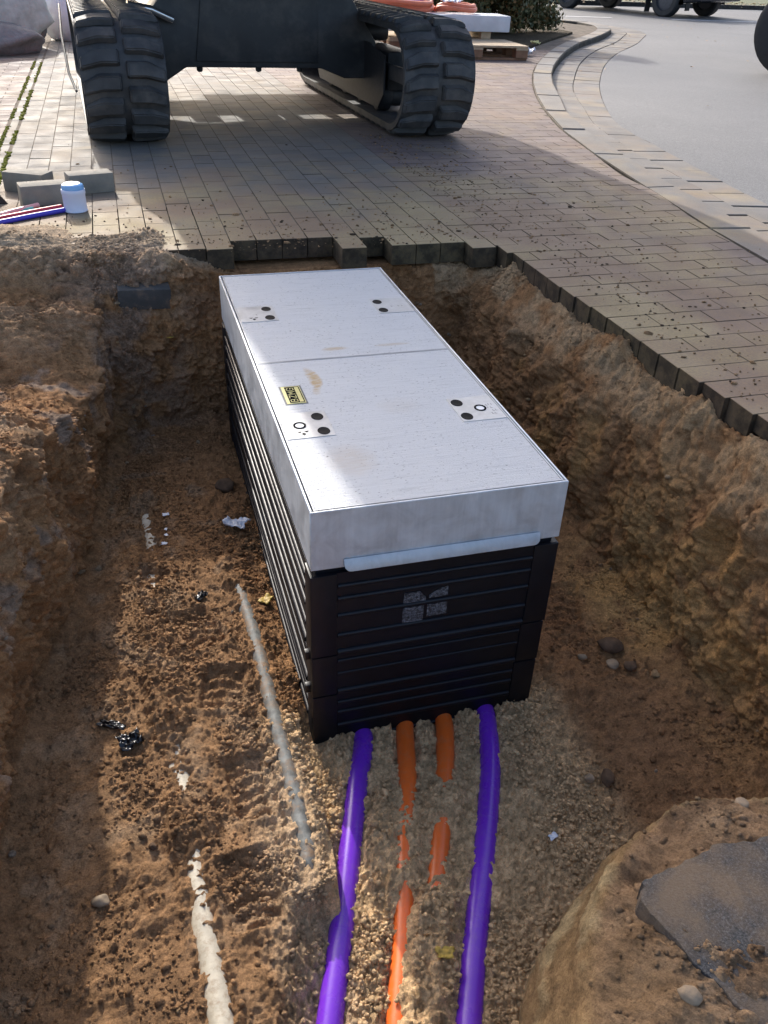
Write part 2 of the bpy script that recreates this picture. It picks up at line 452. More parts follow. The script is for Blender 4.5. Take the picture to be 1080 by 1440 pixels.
# ------------------------------------------------------------------ layout curves
KIN = [(1.55,-7),(1.95,-1.5),(2.16,1.37),(2.2,1.69),(2.26,2.1),(2.35,2.51),(2.37,2.91),(2.51,3.56),(2.62,4.10),(2.735,4.542),(3.072,5.554),(3.48,6.569),(4.047,7.769),(4.909,9.289),(5.854,10.728),(6.814,11.952),(7.495,12.947),(7.95,13.85),(8.05,14.75),(7.6,15.3),(5.5,15.9),(-12,17.0)]
KOUT = [(1.80,-7),(2.20,-1.5),(2.40,1.2),(2.421,1.713),(2.43,1.95),(2.46,2.207),(2.50,2.465),(2.54,2.733),(2.585,2.995),(2.631,3.253),(2.688,3.536),(2.725,3.778),(2.80,4.12),(2.95,4.72),(3.29,5.57),(3.73,6.67),(4.25,7.75),(5.08,9.2),(6.03,10.65),(6.98,11.85),(7.70,12.87),(8.20,13.75),(8.35,14.75),(7.95,15.55),(5.5,16.2),(-12,17.3)]
ROW = [(1.97,-7),(2.37,-1.5),(2.57,1.5),(2.591,1.964),(2.622,2.22),(2.673,2.487),(2.714,2.764),(2.755,3.03),(2.80,3.287),(2.847,3.553),(2.888,3.809),(3.12,4.66),(3.42,5.40),(3.85,6.45),(4.36,7.45),(5.22,8.98),(6.2,10.45),(7.15,11.65),(7.9,12.75),(8.48,13.7),(8.68,14.85),(8.15,15.8),(5.5,16.5),(-12,17.55)]
ASP = [(2.22,-7),(2.62,-1.5),(2.80,1.7),(2.863,2.352),(2.914,2.62),(2.966,2.898),(3.017,3.166),(3.06,3.433),(3.11,3.712),(3.161,3.959),(3.20,4.206),(3.36,4.77),(3.65,5.45),(4.08,6.35),(4.55,7.25),(5.42,8.75),(6.40,10.2),(7.35,11.4),(8.15,12.55),(8.80,13.6),(9.05,14.9),(8.4,16.1),(5.5,16.85),(-12,17.85)]
def gz(y):
    return float(np.interp(y, [4.0, 7.0, 16], [-0.022, -0.060, -0.070]))
def resample(poly, ts):
    P = np.array(poly, float); d = np.r_[0, np.cumsum(np.hypot(*np.diff(P, axis=0).T))]
    return np.c_[np.interp(ts * d[-1], d, P[:, 0]), np.interp(ts * d[-1], d, P[:, 1])]
def smooth_curve(poly, n=4):
    P = np.array(poly, float)
    out = []
    for i in range(len(P) - 1):
        p0, p1, p2, p3 = P[max(i-1, 0)], P[i], P[i+1], P[min(i+2, len(P)-1)]
        s = np.linalg.norm(p2 - p1)
        m1 = (p2 - p0) / max(np.linalg.norm(p2 - p1) + np.linalg.norm(p1 - p0), 1e-6) * s
        m2 = (p3 - p1) / max(np.linalg.norm(p3 - p2) + np.linalg.norm(p2 - p1), 1e-6) * s
        for k in range(n):
            u = k / n
            out.append(p1*(2*u**3-3*u**2+1) + m1*(u**3-2*u**2+u) + p2*(-2*u**3+3*u**2) + m2*(u**3-u**2))
    out.append(P[-1])
    return [tuple(p) for p in out]
KIN, KOUT, ROW, ASP = map(smooth_curve, (KIN, KOUT, ROW, ASP))

# ------------------------------------------------------------------ big ground sheet (a frame round the pit terrain)
PX0, PX1, PY0, PY1 = -2.6, 2.6, -2.6, 2.45
def ground():
    G = 600.0
    o = [(-G,-G),(G,-G),(G,G),(-G,G)]; i = [(PX0+.02,PY0+.02),(PX1-.02,PY0+.02),(PX1-.02,PY1-.02),(PX0+.02,PY1-.02)]
    v = [(*p, -0.14) for p in o] + [(*p, -0.14) for p in i]
    f = [(k, (k+1) % 4, 4 + (k+1) % 4, 4 + k) for k in range(4)]
    m_ = simple('far_ground', (0.13, 0.10, 0.06), 0.95, 0.4, 1.5, 0.3, 20, world=True, spec=0.1)
    tag(link('ground', mesh('ground', v, f, m_)), kind='structure')
ground()

# ------------------------------------------------------------------ the pit: one dense terrain sheet
PIPES = {  # centre line x(y), centre z, radius
    'pl': ([(0.14,0.05),(0.126,-0.028),(0.086,-0.129),(0.037,-0.264),(-0.012,-0.40),(-0.060,-0.535),(-0.100,-0.64),(-0.36,-1.35)], -0.717, 0.0265),
    'o1': ([(0.26,0.05),(0.240,-0.022),(0.198,-0.18),(0.150,-0.312),(0.111,-0.432),(0.065,-0.568),(0.011,-0.71),(-0.21,-1.35)], -0.716, 0.0235),
    'o2': ([(0.362,0.05),(0.349,-0.024),(0.293,-0.182),(0.230,-0.333),(0.16,-0.496),(0.081,-0.675),(-0.2,-1.35)], -0.716, 0.0235),
    'pr': ([(0.48,0.05),(0.469,-0.016),(0.428,-0.147),(0.376,-0.268),(0.283,-0.459),(0.215,-0.592),(0.143,-0.745),(-0.13,-1.35)], -0.715, 0.0265),
    'gp': ([(-0.115,0.75),(-0.10,0.568),(-0.089,0.338),(-0.088,0.114),(-0.086,-0.079),(-0.085,-0.247),(-0.088,-0.358),(-0.10,-0.47)], -0.647, 0.0215),
    'wp': ([(-0.352,1.25),(-0.351,1.062),(-0.343,0.848),(-0.350,0.664),(-0.341,-0.014),(-0.328,-0.124),(-0.321,-0.315),(-0.320,-0.446),(-0.312,-0.566),(-0.305,-0.72),(-0.29,-1.2)], -0.655, 0.0250),
}
# how far the sand stands above the pipe's axis, in radii (>1 buried), along y
COVER = {
    'pl': ([-1.3,-.68,-.50,-.47,-.44,-.40,-.2,-.05,.05], [.05,.1,.2,.5,.35,.15,.3,.3,.3]),
    'o1': ([-1.3,-.72,-.55,-.48,-.42,-.38,-.33,-.30,-.24,-.17,-.10,.05], [0,.1,.35,.8,1.15,.95,.8,.98,.75,.3,-.1,-.2]),
    'o2': ([-1.3,-.50,-.47,-.42,-.35,-.31,-.29,-.24,-.19,-.13,.05], [1.9,1.8,1.2,.7,.45,.6,1.4,1.35,.7,.0,-.2]),
    'pr': ([-1.3,-.6,-.45,-.3,-.15,.05], [.0,.3,.45,.25,.35,.15]),
    'gp': ([-.47,-.43,-.36,-.15,.2,.45,.57,.62], [1.6,1.1,.75,.65,.55,.6,.85,1.5]),
    'wp': ([-1.3,-.70,-.55,-.44,-.38,-.33,-.30,-.24,-.14,-.11,-.06,-.01,.02,.10,.62,.66,.70,.74,.80,.86,.95,1.04,1.07,1.12],
           [.55,.55,.55,.7,1.0,.92,1.0,1.7,1.5,.95,.85,.8,1.1,2.0,1.8,.85,.9,1.9,1.5,.85,.8,.85,1.4,2.2]),
}
def pipe_x(k, y):
    p = sorted(PIPES[k][0], key=lambda q: q[1])
    return np.interp(y, [q[1] for q in p], [q[0] for q in p])

def pit_terrain():
    ysec = [-2.6, -1.2, -0.4, 0.0, 0.2, 0.45, 0.7, 0.9, 1.2, 1.35, 1.6, 2.6]
    def T(*v): return lambda y: np.interp(y, ysec, v)
    keys = [  # (x(y), z(y), samples to next key)
        (T(*[-2.6]*12), T(*[-.085]*12), 40),
        (T(*[-.95]*12), T(-.06,-.06,-.06,-.06,-.06,-.06,-.10,-.16,-.24,-.26,-.16,-.04), 60),
        (T(-.68,-.68,-.68,-.67,-.66,-.64,-.62,-.57,-.53,-.46,-.44,-.44), T(-.13,-.13,-.13,-.12,-.11,-.10,-.13,-.20,-.29,-.30,-.20,-.06), 60),
        (T(-.69,-.69,-.685,-.67,-.645,-.60,-.57,-.50,-.48,-.46,-.42,-.42), T(-.36,-.36,-.36,-.36,-.36,-.36,-.37,-.39,-.42,-.43,-.38,-.36), 60),
        (T(-.71,-.71,-.715,-.70,-.67,-.62,-.575,-.53,-.50,-.47,-.42,-.42), T(*[-.60]*12), 14),
        (T(-.66,-.66,-.66,-.64,-.62,-.57,-.52,-.48,-.46,-.42,-.37,-.37), T(*[-.64]*12), 75),
        (T(*[-.30]*12), T(-.66,-.66,-.645,-.63,-.63,-.625,-.62,-.615,-.61,-.61,-.60,-.60), 70),
        (T(*[-.06]*12), T(-.70,-.70,-.66,-.65,-.645,-.64,-.635,-.63,-.63,-.62,-.6,-.6), 40),
        (T(*[.06]*12), T(-.715,-.715,-.712,-.712,-.69,-.68,-.68,-.68,-.67,-.66,-.66,-.66), 130),
        (T(*[.66]*12), T(-.70,-.70,-.70,-.685,-.67,-.66,-.65,-.64,-.62,-.60,-.56,-.56), 70),
        (T(1.08,1.08,1.08,1.06,1.06,1.04,1.0,.98,.96,.95,.96,.96), T(-.64,-.64,-.64,-.64,-.63,-.61,-.58,-.55,-.52,-.50,-.45,-.45), 90),
        (T(1.14,1.14,1.14,1.14,1.14,1.13,1.10,1.09,1.08,1.07,1.05,1.05), T(-.22,-.22,-.22,-.22,-.22,-.21,-.20,-.19,-.19,-.18,-.18,-.18), 22),
        (T(1.22,1.22,1.22,1.22,1.22,1.21,1.20,1.19,1.18,1.18,1.16,1.16), T(*[-.072]*12), 20),
        (T(1.34,1.34,1.34,1.34,1.34,1.33,1.32,1.31,1.30,1.30,1.28,1.28), T(*[-.092]*12), 14),
        (T(*[2.6]*12), T(*[-.092]*12), 0)]
    # y stations: dense where the camera looks
    ys = np.r_[np.linspace(PY0, -1.05, 26)[:-1], np.linspace(-1.05, 1.50, 520)[:-1], np.linspace(1.50, 2.12, 290)[:-1], np.linspace(2.12, PY1, 20)]
    S = []
    for k, (fx, fz, n) in enumerate(keys[:-1]):
        u = np.linspace(0, 1, n, endpoint=False)
        S += [(k, t) for t in u]
    S.append((len(keys) - 2, 1.0))
    kk = np.array([s[0] for s in S]); tt = np.array([s[1] for s in S])
    KX = np.array([k[0](ys) for k in keys]); KZ = np.array([k[1](ys) for k in keys])
    X = KX[kk] * (1 - tt)[:, None] + KX[kk + 1] * tt[:, None]
    Z = KZ[kk] * (1 - tt)[:, None] + KZ[kk + 1] * tt[:, None]
    for _ in range(5):
        X[1:-1] = (X[:-2] + 2 * X[1:-1] + X[2:]) / 4; Z[1:-1] = (Z[:-2] + 2 * Z[1:-1] + Z[2:]) / 4
    Y = np.tile(ys, (len(S), 1))
    # back wall
    yb = np.interp(X, [-.7, -.45, -.3, -.1, .1, .15, .46, .6, .7, 1.05, 1.15], [1.62, 1.74, 1.80, 1.84, 1.87, 1.92, 1.90, 1.84, 1.90, 1.80, 1.74])
    wid = np.interp(X, [-.5, -.3, 0, .6, 1.1], [.28, .20, .12, .10, .16])
    b = sstep(0, 1, (Y - yb + wid) / wid)
    top = np.minimum(np.where(X < -.44, Z, -.10), -.092)
    Z = np.where(b > 0, Z * (1 - b) + np.maximum(Z, -.10) * b, Z)
    # spend samples where the back wall drops: equal steps along each column's own profile
    k0 = int(np.argmin(np.abs(ys - 1.50))); k1 = int(np.argmin(np.abs(ys - 2.12)))
    for r in range(len(X)):
        yy, zz, xx = Y[r, k0:k1+1].copy(), Z[r, k0:k1+1].copy(), X[r, k0:k1+1].copy()
        L = np.r_[0, np.cumsum(np.hypot(np.diff(yy), np.diff(zz)))]
        q = np.linspace(0, L[-1], k1 - k0 + 1)
        Y[r, k0:k1+1] = np.interp(q, L, yy); Z[r, k0:k1+1] = np.interp(q, L, zz); X[r, k0:k1+1] = np.interp(q, L, xx)
    n, mm = X.shape
    V = np.stack([X, Y, Z], -1).reshape(-1, 3)
    # spill over the paving behind the pit, on the left
    x, y, z = V.T
    sp = sstep(1.70, 1.92, y) * sstep(2.46, 2.22, y) * sstep(.16, -.22, x)
    n0 = fbm(V, 3.1, 3, 5)
    z += sp * (.100 + .020 * n0)
    plateau = sstep(-.50, -.62, x) * sstep(-.42, -.3, z)
    z += plateau * (.05 * fbm(V, 2.2, 3, 21) + .02)
    # soil lobe hanging over the back edge
    y -= .05 * np.exp(-(((x + .30) / .12) ** 2 + ((z + .28) / .10) ** 2)) * (y > 1.4)
    lob = np.exp(-(((x + .20) / .13) ** 2 + ((y - 1.79) / .06) ** 2)) ; z += .055 * lob * (z > -.35)
    V = np.c_[x, y, z]
    G = V.reshape(n, mm, 3)
    def normals(G):
        du = np.gradient(G, axis=0); dv = np.gradient(G, axis=1)
        N = np.cross(du.reshape(-1, 3), dv.reshape(-1, 3)); return N / np.maximum(np.linalg.norm(N, axis=1), 1e-9)[:, None]
    N = normals(G)
    if N[:, 2].mean() < 0: N = -N
    x, y, z = V.T
    floor = sstep(-.50, -.58, z) * sstep(.6, .85, N[:, 2])
    wall = 1 - sstep(.35, .8, N[:, 2])
    paved = ((y > 1.90) & (x > .12)) | ((x > 1.24)) | ((x <= .12) & (y > 2.3))
    pipezone = sstep(-.16, -.06, x) * sstep(.72, .60, x) * sstep(.10, .02, y)
    leftfl = sstep(-.08, -.14, x) * floor
    m1 = fbm(V, 1.9, 3, 3); m2 = fbm(V, 4.7, 3, 9)
    smoothm = np.clip(sstep(.05, .25, m2) * (leftfl * .7 + .5 * wall * (x < 0)), 0, 1)
    # a cleanly cut face here and there on the left wall, trodden hollows on the floor
    for cx, cy, rx, ry in ((-.25, .86, .13, .14), (-.17, -.16, .055, .10), (.80, .42, .12, .2), (.74, .62, .1, .2), (-.16, .14, .06, .1)):
        e = ((x - cx) / rx) ** 2 + ((y - cy) / ry) ** 2
        smoothm = np.maximum(smoothm, sstep(1.2, .6, e) * floor)
    rough = 1 - .85 * smoothm
    D = .030 * fbm(V, 2.4, 2, 31) * (1 - floor * .55) + .016 * m2
    D += wall * (.045 * fbm(V * np.array([1, 1, .6]), 4.5, 3, 41, ridged=True) - .025)
    D += rough * ((.011 + .012 * wall) * fbm(V, 14, 3, 51) + (.006 + .006 * wall) * fbm(V, 38, 3, 61) + .0045 * fbm(V, 95, 2, 71))
    D += smoothm * wall * (x < -.4) * (.007 * fbm(V * np.array([6, 42, 4]), 1.0, 3, 56) + .004 * fbm(V, 26, 2, 57))
    D += (.0032 * fbm(V, 70, 3, 58) + .010 * wall * fbm(V * np.array([1, 1, 2.2]), 9, 3, 59, ridged=True) - .003 * wall) * (1 - .6 * smoothm)
    q_ = V + np.c_[vnoise(V * 9, 501), vnoise(V * 9 + 5, 502), vnoise(V * 9 + 11, 503)] * .05
    D += wall * (1 - .7 * smoothm) * (.020 * np.abs(fbm(q_, 13, 4, 504, gain=.62)) - .006 + .006 * fbm(q_, 60, 2, 505))
    crumble = wall * sstep(-.1, .2, fbm(V, 5.5, 2, 55)) * (1 - .8 * smoothm)
    wv = np.c_[vnoise(V * 31, 301), vnoise(V * 31 + 9.1, 302), vnoise(V * 31 + 4.7, 303)] * .011 + np.c_[vnoise(V * 90, 304), vnoise(V * 90 + 9.1, 305), vnoise(V * 90 + 4.7, 306)] * .004
    w1, id1 = worley(V + wv * 1.5, 19, 3); w2, id2 = worley(V + wv, 48, 5); w3, id3 = worley(V + wv * .5, 110, 7)
    cl = sstep(-.05, .25, m1)
    lump = lambda w, r: np.sqrt(np.clip(1 - (w / r) ** 2, 0, 1))
    D += rough * np.maximum(cl * (id1 > .6) * .010, crumble * (id1 > .7) * .012) * lump(w1, .55) * (.5 + id1)
    D += rough * np.maximum((.2 + .5 * cl) * (id2 > .55) * .0052, crumble * (id2 > .5) * .005) * lump(w2, .50) * (.4 + id2)
    gran = np.clip(pipezone * 1.0 + .5 * rough, 0, 1)
    D += np.maximum(gran, crumble) * (id3 > .2) * .0042 * lump(w3, .55) * (.4 + id3)
    D *= np.where(paved, .12, 1)
    flat_top = sstep(1.84, 1.93, y) * (z > -.12)
    plat = sstep(-.48, -.56, x) * (1 - floor) * (1 - flat_top)
    D += plat * (.016 * fbm(V, 4.5, 3, 61, ridged=True) - .006 + .010 * fbm(V, 15, 3, 62) + (id1 > .65) * cl * .010 * lump(w1, .55) + (id2 > .5) * .004 * lump(w2, .55))
    bl = sstep(.05, -.05, x) * sstep(1.45, 1.6, y) * (1 - floor) * (1 - .85 * flat_top)
    D += bl * (.024 * fbm(V, 5.5, 3, 63, ridged=True) - .010 + .009 * fbm(V, 17, 3, 64) + (id1 > .6) * .012 * lump(w1, .58) + (id2 > .5) * .005 * lump(w2, .55))
    # treads of boots or a small tyre pressed in the floor
    for cx, cy, L, w, ang in ((-.165, -.14, .16, .055, .1), (-.20, .18, .13, .05, -.2), (-.24, .42, .15, .05, .3), (-.22, -.40, .15, .05, 0.1), (.83, .30, .15, .05, -.4)):
        ca_, sa_ = math.cos(ang), math.sin(ang)
        a = (x - cx) * ca_ + (y - cy) * sa_; c = -(x - cx) * sa_ + (y - cy) * ca_
        inn = sstep(w + .012, w - .004, np.abs(a)) * sstep(L * .62, L * .5, np.abs(c)) * floor
        tread = np.where(np.sin((c + .4 * np.abs(a)) * 2 * math.pi / .034) > .1, 0.004, -.004)
        D += inn * (-.012 + tread)
        rimm = sstep(w + .03, w + .012, np.abs(a)) * sstep(L * .75, L * .6, np.abs(c)) * floor - inn
        D += np.clip(rimm, 0, 1) * .006
    V = V + N * D[:, None]
    x, y, z = V.T
    for cx, cy, h, rx, ry in ((1.195, .80, .038, .045, .10), (1.215, .40, .040, .05, .08), (1.19, 1.18, .022, .04, .08), (1.23, .12, .034, .05, .09), (1.16, 1.62, .015, .04, .06)):
        z = z + h * np.exp(-(((x - cx) / rx) ** 2 + ((y - cy) / ry) ** 2)) * (1 + 1.2 * fbm(V, 22, 3, 66)) * sstep(-.3, -.18, z)
    V = np.c_[x, y, z]
    # sand bed of the new pipes
    ztar = -.712 + .014 * fbm(V, 6, 3, 81) + .004 * fbm(V, 30, 3, 82) + .006 * (id2 > .5) * lump(w2, .5) + .0075 * (id3 > .2) * id3 * lump(w3, .6)
    ztar += .012 * np.exp(-((x - (pipe_x('pl', y) + pipe_x('o1', y)) / 2) / .045) ** 2) * sstep(-.05, -.25, y)
    ztar += .035 * sstep(.10, .0, y - .0) * 0
    ztar -= .0 * x
    z = z * (1 - pipezone) + ztar * pipezone
    # heap sand against the chamber's foot
    foot = sstep(-.09, .0, y) * sstep(.03, .0, y) * sstep(.02, .05, x) * sstep(.75, .60, x)
    z += foot * (.012 + .010 * fbm(V, 12, 3, 83))
    wob = .65 * fbm(V, 26, 3, 91) + .6 * fbm(V, 75, 2, 93); near = np.full(len(V), 9.0)
    for k, (pts, zc, r) in PIPES.items():
        px = pipe_x(k, y); cov = np.interp(y, *COVER[k])
        dd = np.abs(x - px) / r * .94
        ylo = min(p[1] for p in pts) - .02; yhi = max(p[1] for p in pts) + .02
        on = (y > ylo) & (y < yhi)
        ee = cov + wob * {'wp': 1.0, 'gp': 1.0, 'o1': 1.1, 'o2': 1.1}.get(k, 1.0)
        near = np.where(on, np.minimum(near, dd + 9 * (cov > 1.2)), near)
        cap = zc + r * (ee + np.clip(dd - 1.0, 0, 9) * .75 + .25 * (id3 > .5) * lump(w3, .55))
        low = zc + r * (ee - np.clip(dd - 1.3, 0, 9) * .9)
        z = np.where(on & (dd < 3.5), np.minimum(z, cap), z)
        fade = sstep(0, .06, y - ylo) * sstep(0, .06, yhi - y) if k in ('gp', 'wp') else 1.0
        z = np.where(on & (dd < 2.6), z + np.maximum(low - z, 0) * fade, z)
    z += sstep(1.02, 1.4, near) * sstep(.74, .6, x) * sstep(.08, .0, y - .4 * (x < -.03)) * sstep(-.26, -.14, x) * (.009 * (id3 > .15) * id3 * lump(w3, .62) + .008 * fbm(V, 34, 3, 92))
    z = np.where(paved & (x > -.3) & ~((x < .16) & (y < 2.45)), np.minimum(z, -.088), z)
    z = np.where((y > 2.40) | (x < -2.5) | (x > 2.5), np.minimum(z, -.09), z)
    V = np.c_[x, y, z]
    # --- colour of the material itself, zone by zone
    C = lambda *c: np.array(c)
    col = np.tile(C(.295, .152, .067), (len(V), 1))
    def put(f, c):
        nonlocal col
        f = np.clip(f, 0, 1)[:, None]; col = col * (1 - f) + np.asarray(c) * f
    q1 = fbm(V, 3.3, 4, 101); q2 = fbm(V, 8, 4, 103); q3 = fbm(V, 1.3, 2, 107)
    put(sstep(-.1, .3, q1) * .7, (.355, .190, .085))
    put(sstep(.1, .4, q2) * .6, (.155, .080, .040))
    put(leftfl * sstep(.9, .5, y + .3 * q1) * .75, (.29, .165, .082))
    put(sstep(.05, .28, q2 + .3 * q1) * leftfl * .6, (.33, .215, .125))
    up = sstep(-.30, -.10, z)
    put(sstep(-.26, -.08, z) * (x < .2) * sstep(-.15, .2, q1) * .85 * np.where(y > 1.0, .6, 1), (.34, .235, .145))
    put(up * (x > .9) * sstep(-.3, .1, q2) * .75, (.37, .25, .14))
    put(sstep(.02, .18, z + .12) * .5 * (x < .2), (.36, .27, .175))
    put(sstep(1.84, 1.92, y) * sstep(-.10, -.03, z) * (x < .2) * .9, (.36, .265, .175))
    gl = np.exp(-(((x + .33) / .22) ** 2 + ((y - 1.75) / .22) ** 2)) * sstep(-.15, .2, q2 + .1)
    put(gl * .8, (.25, .175, .125))
    put(sstep(.35, .05, np.abs(x + .62)) * sstep(-.55, -.3, z) * sstep(-.15, -.25, z) * sstep(0, .3, q2) * .5, (.30, .25, .20))
    oc = np.exp(-(((x - 1.0) / .13) ** 2 + ((y - .30) / .22) ** 2)) + .8 * np.exp(-(((x - 1.08) / .1) ** 2 + ((y - .0) / .35) ** 2)) * sstep(-.2, -.5, z)
    put(oc * sstep(-.25, .2, q2 + .15) * .9, (.42, .25, .10))
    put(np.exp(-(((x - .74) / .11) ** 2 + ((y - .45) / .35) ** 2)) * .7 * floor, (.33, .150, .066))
    rw = sstep(.85, 1.0, x) * sstep(-.2, -.3, z)
    put(rw * sstep(-.05, .3, q1 + .3 * q2) * .65, (.40, .215, .075))
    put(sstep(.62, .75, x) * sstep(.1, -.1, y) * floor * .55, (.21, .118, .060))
    put(pipezone * .95, (.66, .44, .235))
    put(pipezone * sstep(.05, .4, q2) * .4, (.53, .345, .18))
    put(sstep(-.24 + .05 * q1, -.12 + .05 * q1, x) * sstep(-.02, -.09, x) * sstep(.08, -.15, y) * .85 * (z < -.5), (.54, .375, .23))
    col = col * np.array([1.12, 1.16, 1.20])
    idt = (.84 + .32 * id2)[:, None]
    col = col * idt * (1 + .18 * q2[:, None])
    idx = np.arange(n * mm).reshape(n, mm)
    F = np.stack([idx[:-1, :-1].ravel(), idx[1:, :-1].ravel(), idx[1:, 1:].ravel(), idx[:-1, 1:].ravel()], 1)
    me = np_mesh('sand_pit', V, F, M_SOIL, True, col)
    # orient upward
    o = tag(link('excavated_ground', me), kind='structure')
    return V, N, col, floor, wall, pipezone, paved
TV, TN, TC, T_FLOOR, T_WALL, T_PIPE, T_PAVED = pit_terrain()

def ground_z(x, y, r=0.014, zmax=9):
    d = (np.abs(TV[:, 0] - x) < r) & (np.abs(TV[:, 1] - y) < r) & (TV[:, 2] < zmax)
    return float(np.percentile(TV[d, 2], 70)) if d.any() else -.63

# ------------------------------------------------------------------ loose crumbs of soil, one mass
def ico(sub=1):
    if sub == 0:
        return np.array([(1,0,0),(-1,0,0),(0,1,0),(0,-1,0),(0,0,1),(0,0,-1)], float), np.array([(0,2,4),(2,1,4),(1,3,4),(3,0,4),(2,0,5),(1,2,5),(3,1,5),(0,3,5)])
    b = bmesh.new(); bmesh.ops.create_icosphere(b, subdivisions=sub, radius=1.0)
    v = np.array([p.co[:] for p in b.verts]); f = np.array([[p.index for p in q.verts] for q in b.faces]); b.free()
    return v, f
def crumbs(name, P, size, cols, sub=1, seed=1, squash=.75):
    rng = np.random.default_rng(seed)
    iv, jf = ico(sub)
    n = len(P)
    base = iv[None] * (1 + rng.uniform(-.38, .34, (n, len(iv), 1)))
    sc = size[:, None, None] * np.stack([rng.uniform(.75, 1.25, n), rng.uniform(.75, 1.25, n), rng.uniform(.55, .95, n) * squash / .75], -1)[:, None, :]
    a = rng.uniform(0, 2 * math.pi, n); ca_, sa_ = np.cos(a)[:, None], np.sin(a)[:, None]
    L = base * sc
    V = np.stack([L[..., 0] * ca_ - L[..., 1] * sa_, L[..., 0] * sa_ + L[..., 1] * ca_, L[..., 2]], -1) + P[:, None, :]
    F = (jf[None] + (np.arange(n) * len(iv))[:, None, None]).reshape(-1, 3)
    C = np.repeat(cols, len(iv), 0)
    return np_mesh(name, V.reshape(-1, 3), F, M_SOIL, sub > 1, C)

def soil_crumbs():
    rng = np.random.default_rng(5)
    x, y, z = TV.T
    vis = (y > -1.0) & (y < 2.2) & (x > -1.0) & (x < 1.3) & ~((x > 0) & (x < .6) & (y > 0) & (y < 1.57)) & ~T_PAVED
    up = np.clip(TN[:, 2], 0, 1)
    patch = sstep(-.15, .3, fbm(TV, 4.5, 3, 201))
    w = vis * (.35 + up) * (.12 + patch) * np.where(T_PIPE > .5, 3.0, 1.0) * (1 - .45 * T_WALL)
    # crumbs keep off the exposed crowns of the pipes
    for k, (pts, zc, r) in PIPES.items():
        on = np.abs(x - pipe_x(k, y)) < r * 1.05
        cov = np.interp(y, *COVER[k]); w = np.where(on & (cov < 1.2), w * .02, w)
    w = np.cumsum(w); 
    N_ = 78000
    i = np.searchsorted(w, rng.uniform(0, w[-1], N_))
    i = np.clip(i, 0, len(TV) - 1)
    s = np.exp(rng.normal(math.log(.0028), .42, N_)); s = np.clip(s, .0016, .010)
    big = rng.random(N_) < .010; s[big] *= 1.9
    P = TV[i] + rng.normal(0, .003, (N_, 3)) * [1, 1, 0] + np.c_[0*s, 0*s, s * .25]
    c = TC[i] * rng.uniform(.82, 1.22, (N_, 1))
    big = s > np.quantile(s, .72)
    for sel, sub, nm in ((big, 1, 'soil_crumbs'), (~big, 0, 'soil_grit')):
        tag(link(nm, crumbs(nm, P[sel], s[sel], c[sel], sub, 3)), kind='stuff')
soil_crumbs()
def gravel():
    rng = np.random.default_rng(77); x, y, z = TV.T
    ok = (y > -.9) & (y < 2.0) & (x > -.9) & (x < 1.25) & ~((x > -.02) & (x < .62) & (y > -.02) & (y < 1.6)) & ~T_PAVED & (T_PIPE < .3)
    i = rng.choice(np.flatnonzero(ok), 150)
    s = np.clip(np.exp(rng.normal(math.log(.0054), .45, 150)), .003, .019)
    base = np.array([(.36, .26, .16), (.24, .15, .085), (.30, .24, .18), (.42, .29, .16)])[rng.integers(0, 4, 150)]
    P = TV[i] + TN[i] * s[:, None] * .25
    tag(link('gravel', crumbs('gravel', P, s, base, 2, 78, .7)), kind='stuff')
gravel()

# ------------------------------------------------------------------ paving
def clip_poly(poly, a, b):
    """keep the part of poly left of the line a->b"""
    out = []
    side = lambda p: (b[0]-a[0])*(p[1]-a[1]) - (b[1]-a[1])*(p[0]-a[0])
    for i, p in enumerate(poly):
        q = poly[(i+1) % len(poly)]; sp, sq = side(p), side(q)
        if sp >= 0: out.append(p)
        if sp * sq < 0:
            t = sp / (sp - sq); out.append((p[0]+(q[0]-p[0])*t, p[1]+(q[1]-p[1])*t))
    return out
def slab_geo(poly, z0, z1, ch):
    """convex polygon -> chamfered stone, counter-clockwise poly"""
    n = len(poly); c = (sum(p[0] for p in poly)/n, sum(p[1] for p in poly)/n)
    def inset(p):
        dx, dy = c[0]-p[0], c[1]-p[1]; L = math.hypot(dx, dy); k = min(ch * 1.4 / max(L, 1e-6), .4)
        return (p[0]+dx*k, p[1]+dy*k)
    v = [(*p, z0) for p in poly] + [(*p, z1-ch) for p in poly] + [(*inset(p), z1) for p in poly]
    f = [tuple(range(2*n, 3*n))]
    for i in range(n):
        j = (i+1) % n
        f.append((i, j, n+j, n+i)); f.append((n+i, n+j, 2*n+j, 2*n+i))
    return v, f

